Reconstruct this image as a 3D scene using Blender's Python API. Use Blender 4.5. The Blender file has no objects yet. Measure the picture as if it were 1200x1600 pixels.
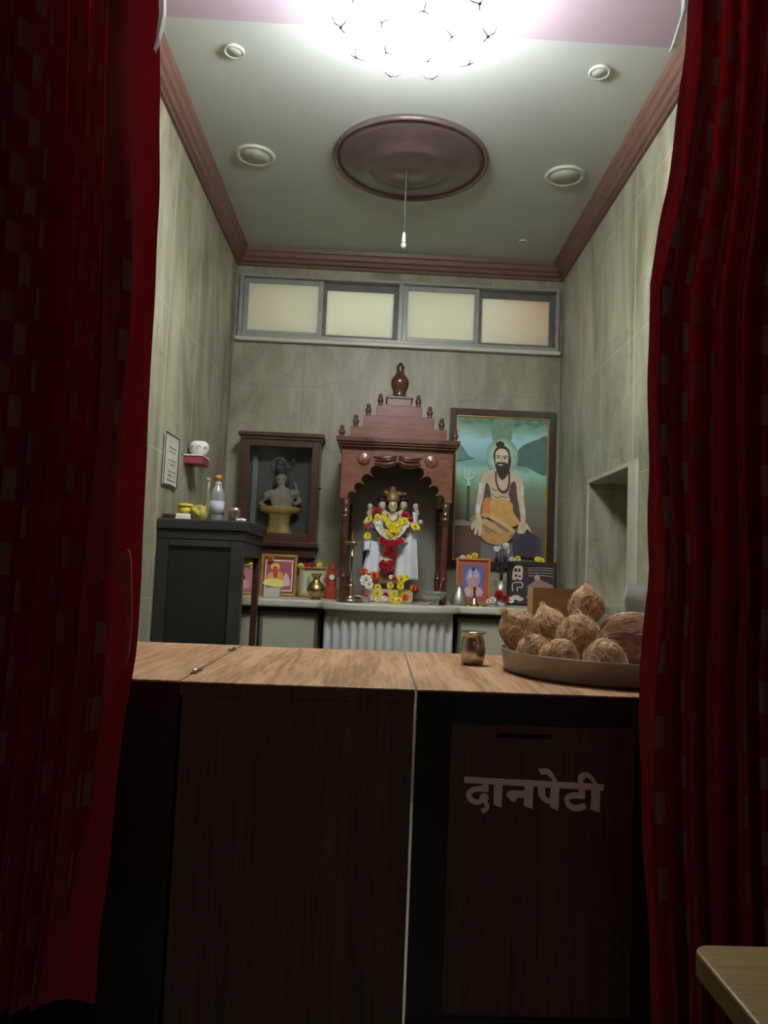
import bpy, bmesh, math, random
from mathutils import Vector, Matrix, noise
from mathutils.geometry import tessellate_polygon
random.seed(7)
sc = bpy.context.scene
COL = sc.collection
PI = math.pi

# ------------------------------------------------------------------ camera
CAMZ = 1.15
F, YAW, PITCH, ROLL, SX = 1200.6, 0.0319, 0.0777, 0.0396, 31.9
def cam_axes():
    cy, sy = math.cos(YAW), math.sin(YAW)
    f = Vector((sy*math.cos(PITCH), cy*math.cos(PITCH), math.sin(PITCH)))
    r = Vector((cy, -sy, 0)); d = f.cross(r)
    return r*math.cos(ROLL)-d*math.sin(ROLL), r*math.sin(ROLL)+d*math.cos(ROLL), f
CR, CD, CF = cam_axes()
cam = bpy.data.cameras.new('camera'); camo = bpy.data.objects.new('camera', cam); COL.objects.link(camo)
cam.sensor_fit = 'VERTICAL'; cam.sensor_height = 32; cam.sensor_width = 24; cam.lens = F/1600*32
cam.shift_x = -SX/1600; cam.clip_start = 0.02
m = Matrix((CR, -CD, -CF)).transposed().to_4x4(); m.translation = (0, 0, CAMZ)
camo.matrix_world = m
sc.camera = camo
def at(x, y, Y):
    d = CR*((x-600-SX)/F) + CD*((y-800)/F) + CF
    return d*(Y/d.y) + Vector((0, 0, CAMZ))

# ------------------------------------------------------------------ world, light, exposure
w = bpy.data.worlds.new('world'); sc.world = w; w.use_nodes = True
w.node_tree.nodes['Background'].inputs[0].default_value = (1.0, 0.8, 0.6, 1)
w.node_tree.nodes['Background'].inputs[1].default_value = 0.012
vs = sc.view_settings; vs.view_transform = 'Standard'; vs.look = 'None'; vs.gamma = 1; vs.use_curve_mapping = False
vs.exposure = 0.85
def area_light(name, loc, rot, size, sizey, power, col):
    l = bpy.data.lights.new(name, 'AREA'); l.shape = 'RECTANGLE'; l.size = size; l.size_y = sizey; l.energy = power; l.color = col
    o = bpy.data.objects.new(name, l); COL.objects.link(o); o.location = loc; o.rotation_euler = rot
    return o
LAMP = 44.0          # strength of the glass shades of the ceiling lamp
area_light('hall_light', (0.5, -1.6, 2.7), (math.radians(35), 0, 0), 1.2, 0.6, 2.0, (1.0, 0.84, 0.68))
area_light('daylight', (0.06, 4.86, 3.35), (0, 0, 0), 1.9, 0.12, 28.0, (0.86, 0.97, 1.0))

# ------------------------------------------------------------------ materials
def lin(c):
    c /= 255.0
    return c/12.92 if c <= 0.04045 else ((c+0.055)/1.055)**2.4
def rgb(h):
    return tuple(lin(int(h[i:i+2], 16)) for i in (0, 2, 4)) + (1,)
_M = {}
def nt(m): return m.node_tree.nodes, m.node_tree.links
def mat(name, h, rough=0.5, metal=0.0, amt=0.12, scale=12.0, spec=0.5, trans=0.0, emit=None, bump=0.0, coat=0.0):
    if name in _M: return _M[name]
    m = bpy.data.materials.new(name); m.use_nodes = True; _M[name] = m
    N, L = nt(m); b = N['Principled BSDF']
    c = rgb(h)
    b.inputs['Roughness'].default_value = rough; b.inputs['Metallic'].default_value = metal
    b.inputs['Specular IOR Level'].default_value = spec
    b.inputs['Coat Weight'].default_value = coat
    if trans: b.inputs['Transmission Weight'].default_value = trans
    tc = N.new('ShaderNodeTexCoord'); n = N.new('ShaderNodeTexNoise'); n.inputs['Scale'].default_value = scale
    n.inputs['Detail'].default_value = 5
    L.new(tc.outputs['Object'], n.inputs['Vector'])
    mr = N.new('ShaderNodeMapRange'); mr.inputs['From Min'].default_value = .3; mr.inputs['From Max'].default_value = .7
    mr.inputs['To Min'].default_value = 1-amt; mr.inputs['To Max'].default_value = 1+amt
    L.new(n.outputs['Fac'], mr.inputs['Value'])
    mx = N.new('ShaderNodeVectorMath'); mx.operation = 'SCALE'; mx.inputs[0].default_value = c[:3]
    L.new(mr.outputs[0], mx.inputs['Scale']); L.new(mx.outputs[0], b.inputs['Base Color'])
    if bump:
        bp = N.new('ShaderNodeBump'); bp.inputs['Strength'].default_value = bump; bp.inputs['Distance'].default_value = .004
        L.new(n.outputs['Fac'], bp.inputs['Height']); L.new(bp.outputs[0], b.inputs['Normal'])
    if emit:
        b.inputs['Emission Color'].default_value = c; b.inputs['Emission Strength'].default_value = emit
    return m
def lift(h, k=1.3):
    c = [min(.82, x*k) for x in rgb(h)[:3]]
    t = lambda v: v*12.92 if v <= .0031308 else 1.055*v**(1/2.4)-.055
    return ''.join('%02x' % round(255*t(v)) for v in c)
def flat(h, rough=0.6): return mat('paint_'+h, lift(h), rough, amt=0.1, scale=30)
def wood(name, h1, h2, sc3, rough=0.35, coat=0.0, dist=2.0):
    if name in _M: return _M[name]
    m = bpy.data.materials.new(name); m.use_nodes = True; _M[name] = m
    N, L = nt(m); b = N['Principled BSDF']; b.inputs['Roughness'].default_value = rough
    b.inputs['Coat Weight'].default_value = coat
    tc = N.new('ShaderNodeTexCoord'); mp = N.new('ShaderNodeMapping'); mp.inputs['Scale'].default_value = sc3
    L.new(tc.outputs['Object'], mp.inputs['Vector'])
    n = N.new('ShaderNodeTexNoise'); n.inputs['Scale'].default_value = 1; n.inputs['Detail'].default_value = 6
    n.inputs['Distortion'].default_value = dist
    L.new(mp.outputs[0], n.inputs['Vector'])
    wv = N.new('ShaderNodeTexNoise'); wv.inputs['Scale'].default_value = 6; wv.inputs['Detail'].default_value = 3
    L.new(mp.outputs[0], wv.inputs['Vector'])
    ad = N.new('ShaderNodeMath'); ad.operation = 'ADD'
    L.new(n.outputs['Fac'], ad.inputs[0]); L.new(wv.outputs['Fac'], ad.inputs[1])
    cr = N.new('ShaderNodeValToRGB'); cr.color_ramp.elements[0].position = .8/2; cr.color_ramp.elements[1].position = 1.2/2
    cr.color_ramp.elements[0].color = rgb(h1); cr.color_ramp.elements[1].color = rgb(h2)
    h = N.new('ShaderNodeMath'); h.operation = 'MULTIPLY'; h.inputs[1].default_value = .5
    L.new(ad.outputs[0], h.inputs[0]); L.new(h.outputs[0], cr.inputs[0]); L.new(cr.outputs[0], b.inputs['Base Color'])
    return m
def marble_wall(name, ax, off, per, zoff, zper, h1, h2, groutcol, gw=0.006):
    m = bpy.data.materials.new(name); m.use_nodes = True
    N, L = nt(m); b = N['Principled BSDF']; b.inputs['Roughness'].default_value = .42
    tc = N.new('ShaderNodeTexCoord'); sp = N.new('ShaderNodeSeparateXYZ'); L.new(tc.outputs['Object'], sp.inputs[0])
    mp = N.new('ShaderNodeMapping'); mp.inputs['Scale'].default_value = (1.8, 1.8, .5); L.new(tc.outputs['Object'], mp.inputs[0])
    n1 = N.new('ShaderNodeTexNoise'); n1.inputs['Scale'].default_value = 2.2; n1.inputs['Detail'].default_value = 9; n1.inputs['Roughness'].default_value = .62
    n1.inputs['Distortion'].default_value = 1.2
    L.new(mp.outputs[0], n1.inputs[0])
    cr = N.new('ShaderNodeValToRGB'); e = cr.color_ramp.elements
    e[0].position = .33; e[0].color = rgb(h1); e[1].position = .64; e[1].color = rgb(h2)
    L.new(n1.outputs[0], cr.inputs[0])
    # thin dark veins / cracks
    n2 = N.new('ShaderNodeTexNoise'); n2.inputs['Scale'].default_value = 1.7; n2.inputs['Detail'].default_value = 4; n2.inputs['Distortion'].default_value = .6
    L.new(tc.outputs['Object'], n2.inputs[0])
    a = N.new('ShaderNodeMath'); a.operation = 'SUBTRACT'; a.inputs[1].default_value = .5; L.new(n2.outputs[0], a.inputs[0])
    a2 = N.new('ShaderNodeMath'); a2.operation = 'ABSOLUTE'; L.new(a.outputs[0], a2.inputs[0])
    vr = N.new('ShaderNodeMapRange'); vr.inputs[1].default_value = 0; vr.inputs[2].default_value = .012; vr.inputs[3].default_value = .82; vr.inputs[4].default_value = 1
    L.new(a2.outputs[0], vr.inputs[0])
    sc_ = N.new('ShaderNodeVectorMath'); sc_.operation = 'SCALE'; L.new(cr.outputs[0], sc_.inputs[0]); L.new(vr.outputs[0], sc_.inputs['Scale'])
    def line(out, o, p, wd):
        s = N.new('ShaderNodeMath'); s.operation = 'SUBTRACT'; s.inputs[1].default_value = o; L.new(out, s.inputs[0])
        q = N.new('ShaderNodeMath'); q.operation = 'PINGPONG'; q.inputs[1].default_value = p/2; L.new(s.outputs[0], q.inputs[0])
        t = N.new('ShaderNodeMath'); t.operation = 'LESS_THAN'; t.inputs[1].default_value = wd/2; L.new(q.outputs[0], t.inputs[0])
        return t
    v = line(sp.outputs[ax], off, per, gw); hz = line(sp.outputs[2], zoff, zper, gw*.6)
    if ax == 1:      # the side walls' horizontal joints are faint and broken
        hk = N.new('ShaderNodeMath'); hk.operation = 'MULTIPLY'; L.new(hz.outputs[0], hk.inputs[0]); L.new(n2.outputs[0], hk.inputs[1]); hz = hk
    mx = N.new('ShaderNodeMath'); mx.operation = 'MAXIMUM'; L.new(v.outputs[0], mx.inputs[0]); L.new(hz.outputs[0], mx.inputs[1])
    mm = N.new('ShaderNodeMath'); mm.operation = 'MULTIPLY'; mm.inputs[1].default_value = .85; L.new(mx.outputs[0], mm.inputs[0])
    mix = N.new('ShaderNodeMix'); mix.data_type = 'RGBA'; mix.inputs['B'].default_value = rgb(groutcol)
    L.new(mm.outputs[0], mix.inputs['Factor']); L.new(sc_.outputs[0], mix.inputs['A']); L.new(mix.outputs['Result'], b.inputs['Base Color'])
    return m
def glassy(name, tint='e8f0ee', gloss=.12, rough=.03):
    m = bpy.data.materials.new(name); m.use_nodes = True; N, L = nt(m)
    N.remove(N['Principled BSDF']); o = N['Material Output']
    t = N.new('ShaderNodeBsdfTransparent'); t.inputs[0].default_value = rgb(tint)
    g = N.new('ShaderNodeBsdfGlossy'); g.inputs['Roughness'].default_value = rough
    fr = N.new('ShaderNodeFresnel'); fr.inputs[0].default_value = 1.5
    ad = N.new('ShaderNodeMath'); ad.operation = 'ADD'; ad.inputs[1].default_value = gloss; ad.use_clamp = True; L.new(fr.outputs[0], ad.inputs[0])
    mx = N.new('ShaderNodeMixShader'); L.new(ad.outputs[0], mx.inputs[0]); L.new(t.outputs[0], mx.inputs[1]); L.new(g.outputs[0], mx.inputs[2])
    L.new(mx.outputs[0], o.inputs[0]); return m
def frosted(name, h):
    m = bpy.data.materials.new(name); m.use_nodes = True; N, L = nt(m)
    N.remove(N['Principled BSDF']); o = N['Material Output']
    t = N.new('ShaderNodeBsdfTranslucent'); t.inputs[0].default_value = rgb(h)
    g = N.new('ShaderNodeBsdfPrincipled'); g.inputs['Base Color'].default_value = rgb('b0b0a4'); g.inputs['Roughness'].default_value = .35
    mx = N.new('ShaderNodeMixShader'); mx.inputs[0].default_value = .25
    L.new(t.outputs[0], mx.inputs[1]); L.new(g.outputs[0], mx.inputs[2]); L.new(mx.outputs[0], o.inputs[0]); return m
def curtain_mat():
    m = bpy.data.materials.new('curtain_cloth'); m.use_nodes = True; N, L = nt(m)
    b = N['Principled BSDF']; b.inputs['Roughness'].default_value = .75; o = N['Material Output']
    uv = N.new('ShaderNodeUVMap'); sp = N.new('ShaderNodeSeparateXYZ'); L.new(uv.outputs[0], sp.inputs[0])
    def M(op, a, bv=None):
        n = N.new('ShaderNodeMath'); n.operation = op
        for i, x in enumerate((a, bv)):
            if x is None: continue
            if isinstance(x, (int, float)): n.inputs[i].default_value = x
            else: L.new(x, n.inputs[i])
        return n.outputs[0]
    u = M('DIVIDE', sp.outputs[0], .105); v = M('DIVIDE', sp.outputs[1], .118)
    col = M('FLOOR', u); v2 = M('ADD', v, M('MULTIPLY', M('MODULO', M('ABSOLUTE', col), 2.0), .5))
    # second, denser family of slim blocks
    inr = M('MULTIPLY', M('LESS_THAN', M('FRACT', u), .38), M('LESS_THAN', M('FRACT', v2), .43))
    inr2 = M('MULTIPLY', M('MULTIPLY', M('LESS_THAN', M('FRACT', M('ADD', u, .28)), .12), M('LESS_THAN', M('FRACT', M('ADD', v2, .37)), .4)), .6)
    msk = M('MAXIMUM', inr, inr2)
    mix = N.new('ShaderNodeMix'); mix.data_type = 'RGBA'
    mix.inputs['A'].default_value = rgb('84141c'); mix.inputs['B'].default_value = rgb('8c625c')
    L.new(msk, mix.inputs['Factor']); L.new(mix.outputs['Result'], b.inputs['Base Color'])
    t = N.new('ShaderNodeBsdfTranslucent'); mix2 = N.new('ShaderNodeMix'); mix2.data_type = 'RGBA'
    mix2.inputs['A'].default_value = rgb('a0101a'); mix2.inputs['B'].default_value = rgb('5a2a20')
    L.new(msk, mix2.inputs['Factor']); L.new(mix2.outputs['Result'], t.inputs[0])
    ms = N.new('ShaderNodeMixShader'); ms.inputs[0].default_value = .16
    L.new(b.outputs[0], ms.inputs[1]); L.new(t.outputs[0], ms.inputs[2]); L.new(ms.outputs[0], o.inputs[0]); return m
def cloth_mat(name, h, ht, f=.35):
    m = bpy.data.materials.new(name); m.use_nodes = True; N, L = nt(m)
    b = N['Principled BSDF']; b.inputs['Roughness'].default_value = .6; b.inputs['Base Color'].default_value = rgb(h); o = N['Material Output']
    t = N.new('ShaderNodeBsdfTranslucent'); t.inputs[0].default_value = rgb(ht)
    ms = N.new('ShaderNodeMixShader'); ms.inputs[0].default_value = f
    L.new(b.outputs[0], ms.inputs[1]); L.new(t.outputs[0], ms.inputs[2]); L.new(ms.outputs[0], o.inputs[0]); return m

# ------------------------------------------------------------------ mesh helpers
class Rib(list): pass      # outline of a ribbon: left side, then right side reversed
class MB:
    def __init__(s): s.bm = bmesh.new(); s.mats = []
    def mi(s, m):
        if m is None: return 0
        if m not in s.mats: s.mats.append(m)
        return s.mats.index(m)
    def face(s, vs, m=None, sm=False):
        try: f = s.bm.faces.new(vs)
        except ValueError: return None
        f.material_index = s.mi(m); f.smooth = sm; return f
    def box(s, x0, x1, y0, y1, z0, z1, m=None, M=None):
        P = [Vector((x, y, z)) for x in (x0, x1) for y in (y0, y1) for z in (z0, z1)]
        if M: P = [M @ p for p in P]
        v = [s.bm.verts.new(p) for p in P]
        for q in ((0,1,3,2),(4,6,7,5),(0,4,5,1),(2,3,7,6),(0,2,6,4),(1,5,7,3)): s.face([v[i] for i in q], m)
        return s
    def lathe(s, prof, c=(0,0,0), n=24, m=None, sm=True, M=None, lobe=None, closed=False):
        rings = []
        for r, z in prof:
            ring = []
            for k in range(n):
                a = 2*PI*k/n; rr = r*(1+(lobe[1]*math.cos(lobe[0]*a) if lobe else 0))
                p = Vector((rr*math.cos(a), rr*math.sin(a), z))
                if M: p = M @ p
                ring.append(s.bm.verts.new(p+Vector(c)))
            rings.append(ring)
        for a, b in zip(rings, rings[1:]):
            for k in range(n): s.face([a[k], a[(k+1)%n], b[(k+1)%n], b[k]], m, sm)
        if closed:
            a, b = rings[-1], rings[0]
            for k in range(n): s.face([a[k], a[(k+1)%n], b[(k+1)%n], b[k]], m, sm)
        else:
            if prof[0][0] > 1e-6: s.face(rings[0][::-1], m)
            if prof[-1][0] > 1e-6: s.face(rings[-1], m)
        return s
    def tube(s, pts, rad, n=8, m=None, cap=True):
        pts = [Vector(p) for p in pts]; R = rad if isinstance(rad, (list, tuple)) else [rad]*len(pts)
        rings = []; up = Vector((0.13, 0.2, 1))
        for i, p in enumerate(pts):
            d = (pts[min(i+1, len(pts)-1)]-pts[max(i-1, 0)]).normalized()
            a = d.cross(up)
            if a.length < 1e-3: a = d.cross(Vector((1, 0, 0)))
            a.normalize(); b = d.cross(a)
            rings.append([s.bm.verts.new(p+(a*math.cos(2*PI*k/n)+b*math.sin(2*PI*k/n))*R[i]) for k in range(n)])
        for a, b in zip(rings, rings[1:]):
            for k in range(n): s.face([a[k], a[(k+1)%n], b[(k+1)%n], b[k]], m, True)
        if cap: s.face(rings[0][::-1], m); s.face(rings[-1], m)
        return s
    def ball(s, c, r, m=None, sub=2, rot=None):
        r = (r, r, r) if isinstance(r, (int, float)) else r
        g = bmesh.ops.create_icosphere(s.bm, subdivisions=sub, radius=1)
        for v in g['verts']:
            p = Vector((v.co.x*r[0], v.co.y*r[1], v.co.z*r[2]))
            if rot: p = rot @ p
            v.co = p+Vector(c)
        idx = s.mi(m)
        for f in {f for v in g['verts'] for f in v.link_faces}: f.material_index = idx; f.smooth = True
        return s
    def prism(s, poly, y0, y1, m=None, sm=False):      # poly in x,z ; extruded along y
        a = [s.bm.verts.new((x, y0, z)) for x, z in poly]; b = [s.bm.verts.new((x, y1, z)) for x, z in poly]
        n = len(poly)
        if isinstance(poly, Rib):
            for k in range(n//2-1):
                q = (k, k+1, n-2-k, n-1-k); s.face([a[i] for i in q][::-1], m); s.face([b[i] for i in q], m)
        else:
            for t in tessellate_polygon([[Vector((x, z, 0)) for x, z in poly]]):
                s.face([a[i] for i in t][::-1], m); s.face([b[i] for i in t], m)
        for k in range(n): s.face([a[k], a[(k+1)%n], b[(k+1)%n], b[k]], m, sm)
        return s
    def slab(s, poly, z0, z1, m=None):                 # poly in x,y ; extruded along z
        a = [s.bm.verts.new((x, y, z0)) for x, y in poly]; b = [s.bm.verts.new((x, y, z1)) for x, y in poly]
        n = len(poly); s.face(a[::-1], m); s.face(b, m)
        for k in range(n): s.face([a[k], a[(k+1)%n], b[(k+1)%n], b[k]], m)
        return s
    def build(s, name, mtl=None, parent=None, bevel=0, kind=None, label=None, seg=2, loc=None):
        bmesh.ops.recalc_face_normals(s.bm, faces=s.bm.faces)
        me = bpy.data.meshes.new(name); s.bm.to_mesh(me); s.bm.free()
        for x in (s.mats or [mtl]):
            if x: me.materials.append(x)
        o = bpy.data.objects.new(name, me); COL.objects.link(o)
        if parent: o.parent = parent
        if kind: o['kind'] = kind
        if label: o['label'] = label
        if bevel:
            b = o.modifiers.new('bevel', 'BEVEL'); b.width = bevel; b.segments = seg; b.limit_method = 'ANGLE'; b.angle_limit = .6
        if loc: o.location = loc
        return o
def remesh(o, vx, smooth=True):
    r = o.modifiers.new('skin', 'REMESH'); r.mode = 'VOXEL'; r.voxel_size = vx; r.use_smooth_shade = True
    if smooth:
        q = o.modifiers.new('soft', 'SMOOTH'); q.iterations = 3; q.factor = .5
def tag(o, label, cat, group=None):
    o['label'] = label; o['category'] = cat
    if group: o['group'] = group
    return o
def thing(name, label, cat, loc=(0, 0, 0), group=None, rot=None):
    o = bpy.data.objects.new(name, None); COL.objects.link(o); o.location = loc; o.empty_display_size = .05
    if rot: o.rotation_euler = rot
    return tag(o, label, cat, group)
def dup(root, loc, rot=None, label=None, group=None, scale=None):
    r = root.copy(); COL.objects.link(r); r.location = loc
    if rot: r.rotation_euler = rot
    if scale: r.scale = (scale,)*3
    if label: r['label'] = label
    if group: r['group'] = group
    for ch in [c for c in COL.objects if c.parent == root]:
        c = ch.copy(); COL.objects.link(c); c.parent = r
    return r
def crom(pts, closed=True, k=5):
    out = []; n = len(pts)
    for i in range(n if closed else n-1):
        p0, p1, p2, p3 = [pts[j % n] if closed else pts[max(0, min(n-1, j))] for j in (i-1, i, i+1, i+2)]
        for t in [q/k for q in range(k)]:
            out.append(tuple(.5*((2*b)+(-a+c)*t+(2*a-5*b+4*c-d)*t*t+(-a+3*b-3*c+d)*t**3) for a, b, c, d in zip(p0, p1, p2, p3)))
    if not closed: out.append(pts[-1])
    return out
def ribbon(pts, wd, k=5):
    P = crom(pts, False, k); W = wd if isinstance(wd, list) else [wd]*len(pts); L_, R_ = [], []
    for i, p in enumerate(P):
        a = P[max(0, i-1)]; b = P[min(len(P)-1, i+1)]; dx, dy = b[0]-a[0], b[1]-a[1]; l = math.hypot(dx, dy) or 1
        f = i/(len(P)-1)*(len(W)-1); j = min(int(f), len(W)-2) if len(W) > 1 else 0
        ww = (W[j]*(1-(f-j))+W[j+1]*(f-j))/2 if len(W) > 1 else W[0]/2
        L_.append((p[0]-dy/l*ww, p[1]+dx/l*ww)); R_.append((p[0]+dy/l*ww, p[1]-dx/l*ww))
    return Rib(L_+R_[::-1])
def ell(cx, cy, rx, ry, n=20, a=0):
    return [(cx+rx*math.cos(2*PI*k/n)*math.cos(a)-ry*math.sin(2*PI*k/n)*math.sin(a), cy+rx*math.cos(2*PI*k/n)*math.sin(a)+ry*math.sin(2*PI*k/n)*math.cos(a)) for k in range(n)]
def picture(name, parent, conv, y, layers, back=None, M=None, label=None):
    """a flat painted sheet: polygons (h, pts[, smooth]) in local picture units laid as thin films of paint"""
    mb = MB(); d = 0.0
    for i, L_ in enumerate(layers):
        mt = L_[0] if not isinstance(L_[0], str) else flat(L_[0])
        pts = L_[1]
        if len(L_) > 2: pts = crom(pts)
        mb.prism(type(pts)([conv(*p) for p in pts]), y-.0012-.00035*i, y, mt)
    return mb.build(name, None, parent, label=label)

# materials
M_ceil = mat('ceiling_white', 'b8bcb4', .7, amt=.03, scale=3)
M_pink = mat('ceiling_pink', 'b09ca6', .7, amt=.03, scale=3)
M_crown = wood('crown_terracotta', '6c4c42', '78584c', (3, 3, 20), .45)
M_alu = mat('window_aluminium', '9a9c94', .45, metal=.35, amt=.08)
M_alud = mat('window_aluminium_dark', '6c6c64', .5, metal=.3)
M_marble = mat('marble_slab', 'cfcbba', .3, amt=.08, scale=9)
M_marblew = mat('marble_white', 'd4d4ce', .4, amt=.05, scale=14)
M_dark = wood('dark_wood', '3c261c', '543628', (4, 4, 30), .3, coat=.25)
M_dwood = wood('shrine_wood', '6a3c2a', '80503c', (5, 5, 30), .35, coat=.35)
M_dwood2 = wood('shrine_wood_dark', '4a2c20', '603828', (5, 5, 30), .25, coat=.5)
M_top = wood('counter_top_wood', '946a44', 'c8a078', (20, 1.3, 4), .42, dist=.9)
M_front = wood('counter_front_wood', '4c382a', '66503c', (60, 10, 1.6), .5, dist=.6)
M_black = mat('black_laminate', '161512', .4, amt=.15)
M_blackbox = mat('grey_black_wood', '2e312d', .45, amt=.25, scale=7)
M_steel = mat('steel', 'b8b4aa', .22, metal=1, amt=.05)
M_steeld = mat('dull_steel', 'b0aaa0', .42, metal=.8, amt=.12, scale=20)
M_brass = mat('brass', 'b4a078', .3, metal=1, amt=.1)
M_gold = mat('golden_paint', 'b89450', .5, metal=.2, amt=.15)
M_stat = mat('idol_marble', 'c9b79a', .45, amt=.06, scale=20)
M_cloth_w = mat('white_cloth', 'd9dbe2', .8, amt=.04)
M_yellow = mat('yellow_petal', 'e8d230', .6, amt=.12, scale=60)
M_orange = mat('orange_petal', 'e07020', .6, amt=.15, scale=60)
M_red = mat('red_petal', 'b01824', .55, amt=.25, scale=60)
M_pinkf = mat('pink_petal', 'c83050', .6, amt=.15, scale=60)
M_white = mat('white_petal', 'e6e2da', .6, amt=.06, scale=60)
M_green = mat('leaf_green', '4a5a34', .6, amt=.2, scale=40)
M_cen = mat('flower_centre_green', '8a7a20', .7)
M_coir = mat('coconut_fibre', 'b89470', .95, amt=.4, scale=70, bump=1.0, spec=.1)
M_coir2 = mat('loose_fibre', 'dcc29c', .9, amt=.2, spec=.1)
M_card = wood('cardboard', 'b08a5c', 'c09a6a', (2, 2, 60), .85)
M_white_p = mat('white_plaster', 'd8d4cc', .8)

# ------------------------------------------------------------------ room shell
XL, XR, YB, H = -0.944, 1.0845, 4.66, 3.10
YF0, YF1 = 1.345, 1.425           # wall with the curtained opening
wl = marble_wall('marble_left', 1, 3.27, .4975, 2.24, .62, '6e6a50', 'b4b096', 'd6d3b8', .008)
wr = marble_wall('marble_right', 1, 3.27, .4975, 2.225, .62, '7e7c62', 'b8b49c', 'd6d3b8', .007)
wb = marble_wall('marble_back', 0, .063, .567, 2.257, .637, '847e64', 'aca68c', '7c765c', .005)
def st(mb, name, mtl=None, **k):
    o = mb.build(name, mtl, kind='structure', **k); return o
st(MB().box(-2.2, 2.4, -3.0, 5.4, -.1, 0), 'floor', mat('floor_tile', '8a8272', .35, amt=.1, scale=2))
st(MB().box(XL-.1, XL, YF0, YB+.15, 0, H+.25), 'wall_left', wl)
NY0, NY1, NZ0, NZ1 = 3.295, 3.936, 1.02, 1.645
o = MB(); X2 = XR+.42
o.box(XR, X2, YF0, NY0, 0, H+.25); o.box(XR, X2, NY1, YB+.15, 0, H+.25)
o.box(XR, X2, NY0, NY1, 0, NZ0); o.box(XR, X2, NY0, NY1, NZ1, H+.25); o.box(XR+.3, X2, NY0, NY1, NZ0, NZ1)
st(o, 'wall_right', wr)
WX0, WX1, WZ0, WZ1 = -.918, 1.064, 2.535, 2.945
o = MB(); o.box(XL, XR, YB, YB+.15, 0, WZ0); o.box(XL, XR, YB, YB+.15, WZ1, H+.25)
o.box(XL, WX0, YB, YB+.15, WZ0, WZ1); o.box(WX1, XR, YB, YB+.15, WZ0, WZ1)
st(o, 'wall_back', wb)
st(MB().box(XL, XR, 2.64, YB, H, H+.1), 'ceiling', M_ceil)
st(MB().box(XL, XR, YF1, 2.64, H-.0, H+.1), 'ceiling', M_pink)
OX0, OX1, OZ = -.60, .60, 2.5
o = MB(); o.box(-2.2, OX0, YF0, YF1, 0, H+.25); o.box(OX1, 2.4, YF0, YF1, 0, H+.25); o.box(OX0, OX1, YF0, YF1, OZ, H+.25)
st(o, 'wall_front', mat('dark_wall_paint', '4c423a', .8))
# niche surround
o = MB(); t = .02
o.box(XR-.012, XR, NY0-.12, NY0, NZ0, NZ1+t); o.box(XR-.012, XR, NY1, NY1+.02, NZ0, NZ1+t); o.box(XR-.012, XR, NY0, NY1, NZ1, NZ1+t)
st(o, 'trim_1', mat('marble_trim', 'b4b29c', .4, amt=.1, scale=10), bevel=.003)
# crown moulding, stepped cove swept round the three walls
prof = [(0, 0), (.016, 0), (.016, .016), (.03, .022), (.038, .04), (.05, .048), (.058, .07), (.066, .078), (.072, .1), (0, .1)]
o = MB(); rows = []
for (x, y, ix, iy) in ((XL, 1.43, 1, 0), (XL, YB, 1, -1), (XR, YB, -1, -1), (XR, 1.43, -1, 0)):
    rows.append([o.bm.verts.new((x+ix*p, y+iy*p, H-.1+q)) for p, q in prof])
for a, b in zip(rows, rows[1:]):
    for k in range(len(prof)): o.face([a[k], a[(k+1)%len(prof)], b[(k+1)%len(prof)], b[k]])
o.face(rows[0]); o.face(rows[-1][::-1])
st(o, 'trim_2', M_crown)

# window
def rect_frame(mb, x0, x1, z0, z1, y0, y1, wd, m=None):
    wl_, wr_, wb_, wt_ = wd
    mb.box(x0, x0+wl_, y0, y1, z0, z1, m); mb.box(x1-wr_, x1, y0, y1, z0, z1, m)
    mb.box(x0+wl_, x1-wr_, y0, y1, z0, z0+wb_, m); mb.box(x0+wl_, x1-wr_, y0, y1, z1-wt_, z1, m)
win = bpy.data.objects.new('window_1', None); COL.objects.link(win); win['kind'] = 'structure'
o = MB(); rect_frame(o, WX0, WX1, WZ0+.012, WZ1, YB-.03, YB+.06, (.022, .022, .022, .02)); o.box(.06, .09, YB-.028, YB+.06, WZ0+.03, WZ1-.02)
o.build('window_frame', M_alu, win, bevel=.003)
MB().box(WX0-.01, WX1+.01, YB-.035, YB+.05, WZ0-.012, WZ0+.012).build('window_sill', M_marble, win, bevel=.003)
panes = [(-.895, -.405, .0), (-.415, .062, .03), (.088, .565, .0), (.555, 1.04, .03)]
M_frost = frosted('frosted_glass', 'e6e2da')
for i, (a, b, dy) in enumerate(panes):
    sx = MB(); y = YB-.008+dy
    rect_frame(sx, a, b, WZ0+.036, WZ1-.022, y, y+.022, (.03, .03, .024, .03 if dy == 0 else .042))
    s_ = sx.build('sash', M_alu if dy == 0 else M_alud, win, bevel=.002)
    MB().box(a+.028, b-.028, y+.008, y+.012, WZ0+.058, WZ1-.045).build('pane', M_frost, s_)
# unseen shaft outside the window, added to bounce daylight into the panes
o = MB(); o.box(WX0-.1, WX1+.1, 4.98, 5.08, 2.2, 3.5); o.box(WX0-.1, WX1+.1, YB+.16, 4.98, 2.2, 2.25)
st(o, 'bounce_wall', mat('bounce_wall_pale', 'd4d6cc', .9))
o = MB(); o.box(WX0-.1, -.84, 4.94, 4.965, 2.25, 2.90); o.box(.86, WX1+.1, 4.94, 4.965, 2.25, 3.0)  # orange boards added out of view to tint the outer panes peach
st(o, 'pane_tint_boards', mat('tint_board_orange', 'e0703a', .9))

# ------------------------------------------------------------------ counter
YC0, YC1, ZT = 1.458, 2.13, .932
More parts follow.
